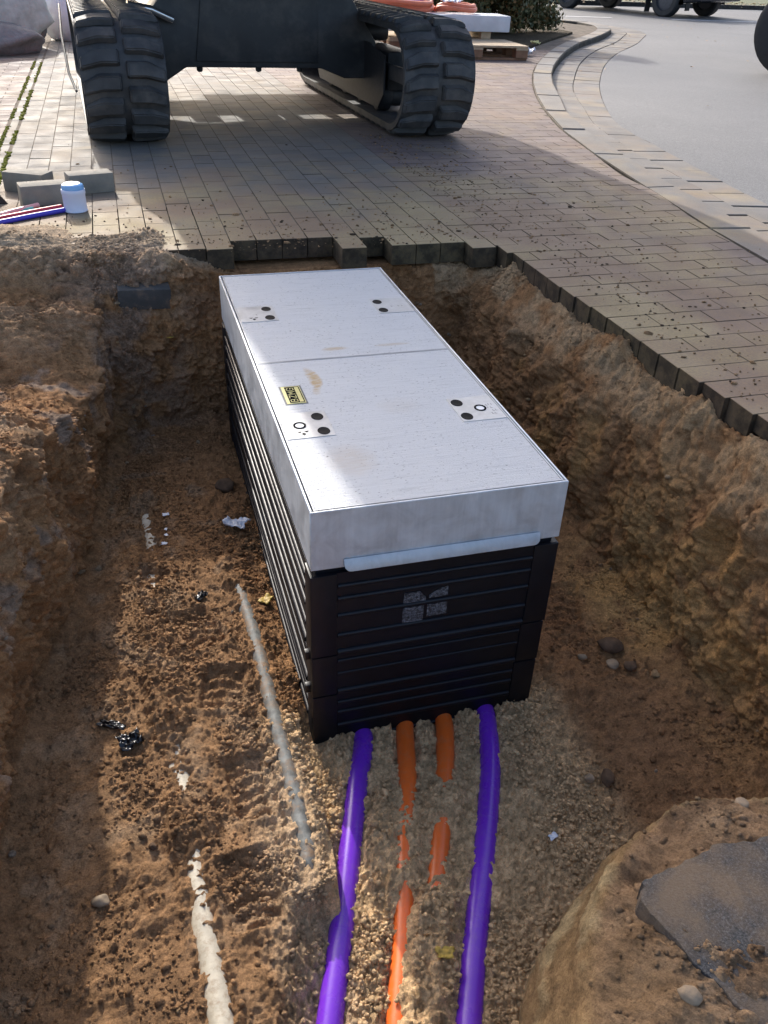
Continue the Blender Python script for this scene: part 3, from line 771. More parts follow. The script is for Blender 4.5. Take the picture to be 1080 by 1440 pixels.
def pit_start(x):
    for x1, s in ((-.35, 2.02), (-.06, 1.90), (.135, 1.885), (.465, 1.985), (.60, 1.822), (.72, 1.955), (1.07, 1.832), (1.2, 1.745)):
        if x < x1: return s
    return 1.745
def pit_right(y):
    return float(np.interp(y, [-8, -2.6, .17, .45, .64, .94, 1.27, 1.6, 1.75], [1.45, 1.33, 1.25, 1.212, 1.205, 1.20, 1.178, 1.175, 1.14]))
kin_y = np.array(KIN)[:60]
def paving():
    stones = []   # (poly, colour)
    J = .0034
    XL, XR = -.845, 1.14
    nc = 19; pw = (XR - XL) / nc; pl = .208
    for c in range(nc):
        x0 = XL + c * pw; x1 = x0 + pw; s = pit_start((x0 + x1) / 2)
        y = math.floor(s / pl) * pl + (pl / 2 if c % 2 else 0) - pl
        while y < 10.2:
            a, b = max(y, s), y + pl
            if b - a > .035: stones.append(([(x0+J/2, a+J/2), (x1-J/2, a+J/2), (x1-J/2, b-J/2), (x0+J/2, b-J/2)], 'g'))
            y += pl
    # red stretchers to the right, up to the kerb
    r = 0; y = -2.5
    while y < 9.6:
        xa = XR if y > 1.70 else pit_right(y + .05)
        x = XR + (-.104 if r % 2 else 0) - .208
        xe = np.interp(y + .05, kin_y[:, 1], kin_y[:, 0])
        while x < xe + .05:
            a, b = max(x, xa), x + .208
            if 0 < b - a <= .07: x += .208; b = x + .208
            if b - a > .03 and a < xe:
                poly = [(a+J/2, y+J/2), (b-J/2, y+J/2), (b-J/2, y+.104-J/2), (a+J/2, y+.104-J/2)]
                if b > xe - .12:
                    e0 = np.interp(y, kin_y[:, 1], kin_y[:, 0]) - .006; e1 = np.interp(y+.104, kin_y[:, 1], kin_y[:, 0]) - .006
                    poly = clip_poly(poly, (e0, y), (e1, y+.104))
                if len(poly) >= 3:
                    ar = abs(sum(poly[i][0]*poly[(i+1) % len(poly)][1]-poly[(i+1) % len(poly)][0]*poly[i][1] for i in range(len(poly)))/2)
                    if ar > .0015: stones.append((poly, 'r'))
            x += .208
        y += .104; r += 1
    # narrow edging course and the red strip on the far left
    y = 2.0
    while y < 9.5:
        stones.append(([(-.905, y), (-.862, y), (-.862, y+.40), (-.905, y+.40)], 'g')); y += .405
    y, r = 2.3, 0
    while y < 8.2:
        x = -.925 - (.104 if r % 2 else 0)
        if r % 2: stones.append(([(-1.029+J/2, y), (-.925, y), (-.925, y+.104-J), (-1.029+J/2, y+.104-J)], 'r'))
        while x > -2.4:
            stones.append(([(x-.208+J/2, y), (x-J/2, y), (x-J/2, y+.104-J), (x-.208+J/2, y+.104-J)], 'r')); x -= .208
        y += .104; r += 1
    # bedding sheet below the joints, cut out round the pit
    def sheet(pts, z):
        tr = tessellate_polygon([[Vector((*p, 0)) for p in pts]])
        return [(*p, z) for p in pts], [t for t in tr]
    kn = [p for p in KIN if p[1] > -2.6 and p[1] < 14]
    outer = [(1.40, -6.9)] + [(1.55,-6.9)] + kn + [(7.6, 15.0), (-6, 15.0), (-6, 2.55), (.0, 2.55), (.0, 2.06), (1.30, 2.06), (1.32, -2.3)]
    v, f = sheet(outer, -.0019)
    root = tag(link('pavement', mesh('pavement', v, f, M_JOINT)), kind='structure')
    def rank(s):
        p = s[0]; cx = sum(q[0] for q in p)/len(p); cy = sum(q[1] for q in p)/len(p)
        v = Vector((cx, cy, 0)) - CAM_POS; zz = v.dot(fwd)
        u, w_ = v.dot(right) / max(zz, .01), v.dot(down) / max(zz, .01)
        hid = zz < .1 or abs(u) > .455 or abs(w_) > .605 or (cx < .0 and cy < 2.3)
        return (1e6 if hid else 0) + v.length
    stones.sort(key=rank)
    cache = {}
    for poly, kind in stones[:300]:
        cx = sum(q[0] for q in poly)/len(poly); cy = sum(q[1] for q in poly)/len(poly)
        lp = tuple((round(q[0]-cx, 4), round(q[1]-cy, 4)) for q in poly)
        if (lp, kind) not in cache:
            v, f = slab_geo(lp, -.08, 0, .0012); cache[(lp, kind)] = mesh('paver', v, f, M_PAV[(kind, 0)])
        o = link('paver', cache[(lp, kind)], root, (cx, cy, max(-.0006, min(.0012, random.gauss(0, .0005)))), (random.gauss(0, .002), random.gauss(0, .002), random.gauss(0, .005)))
    for kind in 'gr':
        V, F = [], []
        for poly, k in stones[300:]:
            if k != kind: continue
            dz = max(-.0006, random.gauss(0, .0005))
            v, f = slab_geo(poly, -.05, dz, .0012); o_ = len(V)
            V += v; F += [tuple(i + o_ for i in q) for q in f]
        tag(link('grey_pavers' if kind == 'g' else 'red_pavers', mesh('pavers', V, F, M_PAV[(kind, 1)]), root), kind='stuff')
    # moss growing in the two long joints on the left
    rng = np.random.default_rng(8); P, S = [], []
    for x0, dens in ((-.9135, 1.0), (-.853, 1.0)):
        for _ in range(1500):
            yy = 2.5 + 5.5 * rng.random() ** 1.3
            if math.sin(yy * 3.1 + x0 * 40) + math.sin(yy * 7.7) < -.7: continue
            P.append((x0 + rng.normal(0, .006), yy, rng.uniform(-.006, .003))); S.append(rng.uniform(.004, .009))
    me = crumbs('moss', np.array(P), np.array(S), np.tile((.2, .2, .03), (len(P), 1)), 1, 4, .8)
    me.materials.clear(); me.materials.append(M_MOSS)
    tag(link('joint_moss', me, root), kind='stuff')
paving()

def band(root_name, part, inner, outer, step, mat, zfun, z_bed, ch, gap=.006, ymax=17, depth=.14, y_min=-2.0):
    I, O = np.array(inner), np.array(outer)
    L = np.hypot(*np.diff(O, axis=0).T).sum()
    n = int(L / step); t = np.linspace(0, 1, n + 1)
    # march along the outer curve, pair with the nearest inner point
    Po = resample(outer, t); Id = resample(inner, np.linspace(0, 1, 4000))
    Pi = np.array([Id[np.argmin(((Id - p) ** 2).sum(1))] for p in Po])
    v = [(*p, z_bed + zfun(p[1])) for p in Pi] + [(*p, z_bed + zfun(p[1])) for p in Po]
    m_ = len(Pi); f = [(i, m_+i, m_+i+1, i+1) for i in range(m_-1)]
    root = tag(link(root_name, mesh(root_name, v, f, M_JOINT)), kind='structure')
    for i in range(n):
        a, b, c, d = Pi[i], Po[i], Po[i+1], Pi[i+1]
        cy = (a[1]+c[1])/2; cx = (a[0]+c[0])/2
        if cy < y_min or cx < 0: continue
        g = gap / step
        poly = [tuple(p) for p in (a+(d-a)*g/2+(b-a)*.012, b+(c-b)*g/2+(a-b)*.012, c+(b-c)*g/2+(d-c)*.012, d+(a-d)*g/2+(c-d)*.012)]
        ctr = np.mean(poly, 0)
        lp = [(p[0]-ctr[0], p[1]-ctr[1]) for p in poly]
        v, f_ = slab_geo(lp, -depth, 0, ch(cy) if callable(ch) else ch)
        link(part, mesh(part, v, f_, mat), root, (ctr[0], ctr[1], zfun(cy) + random.gauss(0, .0012)), (random.gauss(0, .004), random.gauss(0, .004), 0))
    return root
band('kerb', 'kerb_stone', KIN, KOUT, .80, M_KERB, lambda y: float(np.interp(y, [3.5, 5], [.002, .012])), -.008, lambda y: .006 if y < 4 else .022, .007)
band('gutter', 'gutter_stone', KOUT, ROW, .26, M_GUT, lambda y: gz(y) + .004, -.012, .004, .010, depth=.08)
band('gutter_edge', 'gutter_stone', ROW, ASP, .28, M_GUT, lambda y: gz(y) - .001, -.012, .004, .011, depth=.08)

# ------------------------------------------------------------------ road
def road():
    pts = [p for p in ASP] + [(-30, 18.0), (-30, 22.4), (45, 22.9), (45, -7)]
    tr = tessellate_polygon([[Vector((*p, 0)) for p in pts]])
    v = [(*p, gz(p[1]) - .006) for p in pts]
    tag(link('road', mesh('road', v, list(tr), M_ASPH)), kind='structure')
    for x0, y0, x1, y1 in ((9.0, 17.75, 10.35, 17.62), (11.75, 17.50, 14.6, 17.25), (16.2, 17.1, 19.2, 16.85), (4.6, 18.15, 7.6, 17.9)):
        q = [(x0, y0-.07), (x1, y1-.07), (x1, y1+.07), (x0, y0+.07)]
        root = tag(link('road_marking', mesh('road_marking', [(*p, -.071) for p in q], [(0, 1, 2, 3)], M_WHITE)), kind='structure')
    q = [(-30, 22.4), (45, 22.9), (45, 40), (-30, 40)]
    tag(link('verge', mesh('verge', [(*p, -.06 if i < 2 else .5) for i, p in enumerate(q)], [(0, 1, 2, 3)], M_GRASS)), kind='structure')
    # kerb line of the far verge
    tag(MB().prism([(-30, 22.32), (45, 22.82), (45, 22.97), (-30, 22.47)], -.2, .03).build('far_kerb', M_KERB), kind='structure')
    # dry leaves gathered on the verge and a few on the asphalt
    rng = np.random.default_rng(3); V, F = [], []
    for k in range(1500):
        if k < 1400: x, y = rng.uniform(7, 24), rng.normal(23.3, .35); z = -.04 + max(0, (y - 22.6)) * .033 + rng.uniform(0, .05)
        else: x, y = rng.uniform(4.5, 14), rng.uniform(4.5, 16); z = gz(y) + .004
        a = rng.uniform(0, 6.3); s = rng.uniform(.03, .06) if k < 1400 else rng.uniform(.015, .03)
        ca_, sa_ = math.cos(a) * s, math.sin(a) * s; t = rng.uniform(-.3, .6) * s
        o = len(V); V += [(x-ca_, y-sa_, z), (x+sa_*.6, y-ca_*.6, z+t), (x+ca_, y+sa_, z+.3*s), (x-sa_*.6, y+ca_*.6, z+abs(t))]; F.append((o, o+1, o+2, o+3))
    tag(link('fallen_leaves', mesh('fallen_leaves', V, F, M_DLEAF)), kind='stuff')
    # planting bed inside the kerb's curve
    bed = [(3.9, 9.7), (4.85, 9.75), (5.7, 10.9), (6.7, 12.2), (6.6, 14), (3.2, 13.5), (2.2, 11.2)]
    tag(MB().prism(bed, -.05, .03, bevel=.015).build('planting_bed', simple('bed_soil', (.07, .055, .035), .95, .4, 9, .8, 30, bdist=.03, spec=.1)), kind='structure')
road()

# ------------------------------------------------------------------ the cable chamber
BW, BL, FH = .600, 1.570, .154
def chamber():
    t = thing('cable_chamber', 'black ribbed underground cable chamber with pale concrete lids, set in the sand pit', 'cable chamber')
    # galvanised frame: four walls, a rim on top
    m = MB(); th = .006
    m.box(0, BW, 0, th, -FH, 0, bevel=.0012, seg=1); m.box(0, BW, BL-th, BL, -FH, 0, bevel=.0012, seg=1)
    m.box(0, th, th, BL-th, -FH, 0, bevel=.0012, seg=1); m.box(BW-th, BW, th, BL-th, -FH, 0, bevel=.0012, seg=1)
    m.build('frame', M_GALV, t, smooth=40)
    # lip welded on the front wall, lower corners rounded
    pts = [(.074, -.130), (.546, -.130)]
    r = .016
    for cx, a0 in ((.546 - r, 0), (.074 + r, -90)):
        for k in range(6):
            a = R(a0 - 90 * k / 5); pts.append((cx + r * math.cos(a), -.160 + r + r * math.sin(a)))
    MB().prism([(a, b + .130) for a, b in pts], -.0035, .0005, axis='y', bevel=.001).build('flange', M_GALV2, t, rot=(R(-24), 0, 0), loc=(0, -.0008, -.131), smooth=40)
    # two lids
    seam = BL / 2
    for k, (y0, y1) in enumerate(((.0095, seam - .0015), (seam + .0015, BL - .0095))):
        x0, x1 = .0095, BW - .0095
        lid = MB().box(x0 + .0035, x1 - .0035, y0 + .0035, y1 - .0035, -.055, -.0012, bevel=.001, seg=1).build('lid', M_LID, t)
        rim = MB()
        rim.box(x0, x0 + .003, y0, y1, -.055, -.0004); rim.box(x1 - .003, x1, y0, y1, -.055, -.0004)
        rim.box(x0 + .003, x1 - .003, y0, y0 + .003, -.055, -.0004); rim.box(x0 + .003, x1 - .003, y1 - .003, y1, -.055, -.0004)
        rim.build('lid_rim', M_GALV2, lid)
        cy = .392 if k == 0 else 1.172
        for side in (0, 1):
            px0, px1 = (.0145, .134) if side == 0 else (.466, .5855)
            pl = MB().box(px0, px1, cy - .067, cy + .067, -.02, .0003, bevel=.0004, seg=1).build('lock_plate', M_PLATE, lid)
            hx = .109 if side == 0 else .485
            for dy in (.038, -.040):
                MB().lathe([(0, .0008), (.0095, .0008), (.0115, .0012), (.0150, .0014), (.0158, .0003)], 20, Matrix.Translation((hx, cy + dy, 0)) @ Matrix.Diagonal((1, 1.25, 1, 1))).build('key_plug', M_PLUG, lid, smooth=35)
            if k == 0:
                rx = .056 if side == 0 else .536
                MB().lathe([(0, .0007), (.0105, .0007)], 24, Matrix.Translation((rx, cy - .002, 0)) @ Matrix.Diagonal((1, 1.1, 1, 1))).build('reflector', M_RINGW, lid)
                MB().lathe([(.0112, .0004), (.0112, .0016), (.0160, .0016), (.0160, .0004)], 24, Matrix.Translation((rx, cy - .002, 0)) @ Matrix.Diagonal((1, 1.1, 1, 1))).build('reflector_ring', M_INK, lid)
            if side == 0:   # maker's mark: three little triangles and short lines of stamped text
                g = MB(); ex, ey = .058, cy - .040
                for dx, dy, fl in ((-.0085, .004, -1), (.0085, .004, -1), (0, -.004, 1), (0, .0025, 1)):
                    q = [(ex+dx-.0058, ey+dy-fl*.0028), (ex+dx+.0058, ey+dy-fl*.0028), (ex+dx, ey+dy+fl*.0040)]
                    if fl < 0: q = q[::-1]
                    if (dx, dy) == (0, .0025): continue
                    g.prism(q, .0003, .0008)
                g.prism([(ex-.0045, ey-.009), (ex+.0045, ey-.009), (ex, ey-.0145)][::-1], .0003, .0008)
                g.build('stamped_mark', M_INK, lid)
            s = MB(); rr = random.Random(5 + k * 2 + side)
            bx = .024 if side == 0 else .556
            for row in range(3 if k == 0 else 1):
                for q in range(4):
                    ox, oy = bx + row * .008, cy - .042 + q * .017 + rr.uniform(-.003, .003)
                    if k == 1: ox, oy = (.045 if side == 0 else .520) + q * .012, cy - .012
                    if rr.random() < .25: continue
                    s.box(ox, ox + .0014, oy, oy + .008, .0003, .0006)
                    if rr.random() < .6: s.box(ox, ox + .005, oy, oy + .0014, .0003, .00055)
            s.build('stamped_text', M_PUNCH, lid)
        if k == 0:
            # yellow and black BZMG badge, reading up the lid
            b0, b1, c0, c1 = .049, .099, .514, .617
            MB().box(b0, b1, c0, c1, -.01, .0005, bevel=.0004, seg=1).build('badge', M_YEL, lid)
            MB().box(b0 - .005, b1 + .005, c0 - .004, c1 + .004, -.01, -.0006).build('badge_recess', M_PUNCH, lid)
            g = MB(); g.box(b0 + .0085, b0 + .0345, c0 + .004, c1 - .004, .0004, .0008)
            g.box(b0 + .0345, b1 - .003, c0 + .004, c0 + .0065, .0004, .0008); g.box(b1 - .0045, b1 - .002, c0 + .004, c1 - .003, .0004, .0008)
            g.box(b0 + .0345, b1 - .003, c1 - .0065, c1 - .004, .0004, .0008)
            g.build('badge_panel', M_INK, lid)
            g = MB(); s_ = .0021; W_, H_ = .0150, .0175     # letters: width along y, height along -x
            def stroke(i, x0_, y0_, x1_, y1_):
                # glyph space: x 0..1 along reading direction (+y), y 0..1 up (= -x in the lid)
                def P(a, b): return Vector((b0 + .0303 - b * H_, c0 + .0095 + i * .0222 + a * W_, .00105))
                A, B = P(x0_, y0_), P(x1_, y1_); d = (B - A).normalized(); n_ = Vector((-d.y, d.x, 0)) * s_ / 2; e = d * s_ / 2
                q = [A - e - n_, B + e - n_, B + e + n_, A - e + n_]
                g.prism([(p.x, p.y) for p in q], .0007, .0012 + .00003 * i)
            for L_ in ((0,0,0,0,1),(0,0,1,.75,1),(0,0,.52,.8,.52),(0,0,0,.8,0),(0,.75,1,.85,.78),(0,.85,.78,.78,.55),(0,.8,.5,.98,.27),(0,.98,.27,.8,0),
                       (1,0,1,1,1),(1,1,1,0,0),(1,0,0,1,0),
                       (2,0,0,0,1),(2,0,1,.5,.35),(2,.5,.35,1,1),(2,1,1,1,0),
                       (3,1,.82,.75,1),(3,.75,1,.25,1),(3,.25,1,0,.7),(3,0,.7,0,.3),(3,0,.3,.25,0),(3,.25,0,1,0),(3,1,0,1,.45),(3,1,.45,.55,.45)):
                stroke(*L_)
            g.build('badge_lettering', M_YEL, lid)
    # stacked plastic rings with corner posts and ribs
    def ring(z0, z1, ribs, ins, lip):
        x0, x1, y0, y1 = ins, BW - ins, ins, BL - ins
        m = MB(); w = .012
        m.box(x0, x1, y0, y0 + w, z0, z1); m.box(x0, x1, y1 - w, y1, z0, z1); m.box(x0, x0 + w, y0 + w, y1 - w, z0, z1); m.box(x1 - w, x1, y0 + w, y1 - w, z0, z1)
        rg = m.build('ring', M_BLACK, t)
        pw = .058
        p = MB().box(-.004, pw, -.004, pw, z0 + .001, z1 - .001, bevel=.003).mesh('corner_post', M_BLACK, 40)
        for cx, cy, rz in ((x0, y0, 0), (x1, y0, 90), (x1, y1, 180), (x0, y1, 270)):
            link('corner_post', p, rg, (cx, cy, 0), (0, 0, R(rz)))
        def rib(L, r, name='rib'):
            b = MB(); pts = [(-.003, -r)] + [(r * .95 * math.cos(a), r * math.sin(a)) for a in [R(-90 + 180 * k / 8) for k in range(9)]] + [(-.003, r)]
            # profile in (out, z), extruded along x
            b.prism([(-q[0], q[1]) for q in pts], -L/2, L/2, axis='x')
            return b.mesh(name, M_BLACK, 50)
        Lx, Ly = BW - 2 * ins - 2 * pw - .004, BL - 2 * ins - 2 * pw - .004
        for z, r in ribs:
            rx, ry = rib(Lx, r), rib(Ly, r)
            link('rib', rx, rg, (BW/2, y0, z)); link('rib', rx, rg, (BW/2, y1, z), (0, 0, R(180)))
            link('rib', ry, rg, (x0, BL/2, z), (0, 0, R(-90))); link('rib', ry, rg, (x1, BL/2, z), (0, 0, R(90)))
        return rg
    ring(-.413, -.170, [(-.207, .006), (-.243, .006), (-.293, .006), (-.353, .006), (-.405, .0085)], .002, 0)
    ring(-.545, -.416, [(-.437, .005), (-.478, .004), (-.537, .008)], .004, 0)
    ring(-.760, -.548, [(-.578, .006), (-.612, .006), (-.658, .007), (-.716, .006)], .005, 0)
    # neck between frame and the top ring
    MB().box(.012, BW - .012, .012, BL - .012, -.18, -.150).build('neck', M_BLACK, t)
    # catches on the right and left corners
    c = MB().box(-.008, .008, -.006, .01, -.012, .012, bevel=.003).mesh('catch', M_BLACK, 40)
    for z in (-.425, -.535):
        link('catch', c, t, (BW + .003, .03, z)); link('catch', c, t, (-.003, .03, z))
    # four scuffed grey labels on the front
    for x0, x1, z0, z1, cut in ((.221, .276, -.290, -.258, 1), (.284, .330, -.282, -.254, 2), (.220, .272, -.347, -.302, 0), (.281, .331, -.338, -.302, 0)):
        q = [(x0, z0), (x1, z0), (x1, z1), (x0, z1)]
        if cut == 1: q = [(x0, z0), (x1, z0), (x1, z0 + .012), (x1 - .016, z1), (x0, z1)]
        if cut == 2: q = [(x0, z0), (x1, z0), (x1, z1), (x0 + .024, z1 - .004), (x0, z0 + .008)]
        MB().prism(q, .0006, .0022, axis='y').build('label', M_LABEL, t)
    return t
M_PUNCH = simple('stamped_grey', (0.17, 0.17, 0.165), 0.7, 0.3, 60, 0.1)
chamber()

# ------------------------------------------------------------------ pipes
def pipe(key, name, label, cat, mat, group=None, y0=None):
    pts, zc, r = PIPES[key]
    P = sorted(pts, key=lambda q: -q[1])
    fine = smooth_curve(P, 8)
    ya, yz = fine[0][1], fine[-1][1]
    dip = (lambda y: .075 * (max(0, 1 - (ya - y) / .16) ** 1.5 + max(0, 1 - (y - yz) / .10) ** 1.5)) if key == 'gp' else (lambda y: 0)
    b = MB().tube([(x, y, zc - dip(y)) for x, y in fine], r, 20)
    return tag(b.build(name, mat, smooth=60), label, cat, group)
pipe('pl', 'purple_pipe', 'purple plastic pipe on the left, half bared by the sand and shining in the sun', 'pipe', M_PURP, 'purple pipes leaving the chamber')
pipe('pr', 'purple_pipe', 'purple plastic pipe on the right, in the shade beside the bank', 'pipe', M_PURP, 'purple pipes leaving the chamber')
pipe('o1', 'orange_pipe', 'orange plastic pipe nearer the left purple one, bared again at the bottom of the photo', 'pipe', M_ORNG, 'orange pipes leaving the chamber')
pipe('o2', 'orange_pipe', 'orange plastic pipe nearer the right purple one, mostly under sand with one bare patch', 'pipe', M_ORNG, 'orange pipes leaving the chamber')
pipe('gp', 'old_grey_pipe', 'old dirty grey pipe half buried along the left side of the chamber', 'pipe', M_GREYP)
pipe('wp', 'old_cream_pipe', 'old cream coloured pipe showing in patches through the trench floor', 'pipe', M_CREAM)

# ------------------------------------------------------------------ bank with the broken slab, bottom right
def bank():
    edge = [(.14,-1.75),(.17,-1.25),(.195,-1.02),(.235,-.93),(.285,-.85),(.335,-.785),(.39,-.735),(.44,-.70),(.53,-.67),(.62,-.665),(.72,-.69),(.86,-.70),(1.05,-.66),(1.3,-.70),(1.7,-.75)]
    E_ = np.array(smooth_curve(edge, 16)); n = len(E_)
    ctr = np.array([1.15, -1.75])
    tang = np.gradient(E_, axis=0); tang /= np.linalg.norm(tang, axis=1)[:, None]
    nrm = np.c_[-tang[:, 1], tang[:, 0]]
    rows = []
    for u in np.linspace(0, 1, 90):      # top, centre to rim
        w = u ** .75
        rows.append(np.c_[ctr + (E_ - ctr) * w, np.full(n, -.235 - .015 * w - .045 * sstep(.9, 1.0, np.array(w)))])
    for u in np.linspace(0.02, 1, 70):      # flank
        rows.append(np.c_[E_ + nrm * (.012 + .085 * u + .02 * math.sin(u * 3.1)), np.full(n, -.300 - .50 * u)])
    G = np.array(rows)
    for _ in range(4): G[1:-1] = (G[:-2] + 2 * G[1:-1] + G[2:]) / 4
    V = G.reshape(-1, 3)
    du = np.gradient(G, axis=0).reshape(-1, 3); dv = np.gradient(G, axis=1).reshape(-1, 3)
    N = np.cross(dv, du); N /= np.maximum(np.linalg.norm(N, axis=1), 1e-9)[:, None]
    if N[:, 2].mean() < 0: N = -N
    x, y, z = V.T
    q1 = fbm(V, 4, 3, 301); q2 = fbm(V, 11, 3, 303)
    topm = sstep(.6, .9, N[:, 2])
    wv = np.c_[vnoise(V * 28, 401), vnoise(V * 28 + 9, 402), vnoise(V * 28 + 4, 403)] * .012
    w1b, id1b = worley(V + wv * 1.5, 14, 19); w2, id2 = worley(V + wv, 34, 13); w3, id3 = worley(V + wv * .5, 85, 17)
    lump = lambda w, r: np.sqrt(np.clip(1 - (w / r) ** 2, 0, 1))
    clod = sstep(-.1, .2, q1) * topm
    D = .020 * q1 + .010 * q2 + topm * (.009 * fbm(V, 9, 3, 311, ridged=True) - .005 + .007 * fbm(V, 26, 3, 305)) + .005 * fbm(V, 70, 2, 306)
    D += topm * (id1b > .55) * .011 * lump(w1b, .52) * id1b
    D += clod * (id2 > .5) * .008 * lump(w2, .5) + topm * (id3 > .3) * .006 * lump(w3, .5)
    D += (1 - topm) * .012 * fbm(V * np.array([1, 1, .35]), 16, 3, 307)
    # a groove beside the slab where soil has broken off
    gr = np.exp(-(((x - .40) / .05) ** 2 + ((y + .765) / .022) ** 2)); D -= .03 * gr * topm
    V2 = V + N * D[:, None]
    col = np.tile((.29, .185, .105), (len(V), 1))
    def put(f, c):
        nonlocal col
        f = np.clip(f, 0, 1)[:, None]; col = col * (1 - f) + np.asarray(c) * f
    put(sstep(-.1, .25, q1) * .7, (.38, .26, .155)); put(sstep(.05, .3, q2) * .6, (.16, .095, .052))
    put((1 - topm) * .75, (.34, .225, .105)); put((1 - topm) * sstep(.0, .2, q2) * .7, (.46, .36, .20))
    put(np.exp(-(((x - .28) / .09) ** 2 + ((y + .93) / .10) ** 2)) * .7, (.26, .17, .09))
    col = col * (.85 + .3 * id2)[:, None]
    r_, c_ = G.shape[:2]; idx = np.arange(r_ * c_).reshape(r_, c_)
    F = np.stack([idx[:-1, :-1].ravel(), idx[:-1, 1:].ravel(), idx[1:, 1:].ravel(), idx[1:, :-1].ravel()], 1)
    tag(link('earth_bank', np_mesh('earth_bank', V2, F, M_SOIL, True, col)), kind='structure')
    rng = np.random.default_rng(9)
    w = np.cumsum(topm * (clod + .15) * (y > -1.35) * (x < 1.1)); i = np.clip(np.searchsorted(w, rng.uniform(0, w[-1], 3500)), 0, len(V) - 1)
    s = np.clip(np.exp(rng.normal(math.log(.0028), .5, 3500)), .0016, .011)
    P = V2[i] + rng.normal(0, .003, (3500, 3)) * [1, 1, .3]
    tag(link('bank_crumbs', crumbs('bank_crumbs', P, s, col[i] * rng.uniform(.85, 1.25, (3500, 1)), 1, 6)), kind='stuff')
    def top_z(px, py):
        d = np.argmin((V2[:, 0] - px) ** 2 + (V2[:, 1] - py) ** 2); return V2[d, 2]
    # broken asphalt slab lying on it
    t = NT('old_asphalt'); co = t.coord(True)
    c = t.ramp(t.noise(co, 240, 4, 0.8), [(0.30, (0.025, 0.025, 0.025)), (0.5, (0.068, 0.066, 0.064)), (0.72, (0.20, 0.19, 0.18))])
    dust = t.ramp(t.noise(co, 9, 5, 0.65), [(0.38, (0, 0, 0)), (0.62, (1, 1, 1))])
    c = t.mix(t.math('MULTIPLY', dust, .7), c, (.22, .15, .09))
    mt = t.out(c, .85, t.bump(t.noise(co, 300, 4, .75), .7, .004), 0, .3)
    poly = [(.405,-1.03),(.372,-.93),(.350,-.84),(.372,-.805),(.445,-.80),(.52,-.785),(.62,-.795),(.80,-.80),(1.0,-.98),(.95,-1.3),(.62,-1.30),(.47,-1.12)]
    P2 = []
    rr = random.Random(4)
    for i in range(len(poly)):
        a, b = poly[i], poly[(i+1) % len(poly)]
        for k in range(6):
            u = k / 6; P2.append((a[0]+(b[0]-a[0])*u + rr.gauss(0, .003), a[1]+(b[1]-a[1])*u + rr.gauss(0, .003)))
    o = MB().prism(P2, -.05, .0, bevel=.004).build('asphalt_slab', mt, rot=(R(1.0), R(-1.5), 0), loc=(0, 0, -.2330), smooth=40)
    tag(o, 'broken slab of dark grey asphalt lying on the earth bank at bottom right', 'asphalt slab')
    return top_z
bank_z = bank()

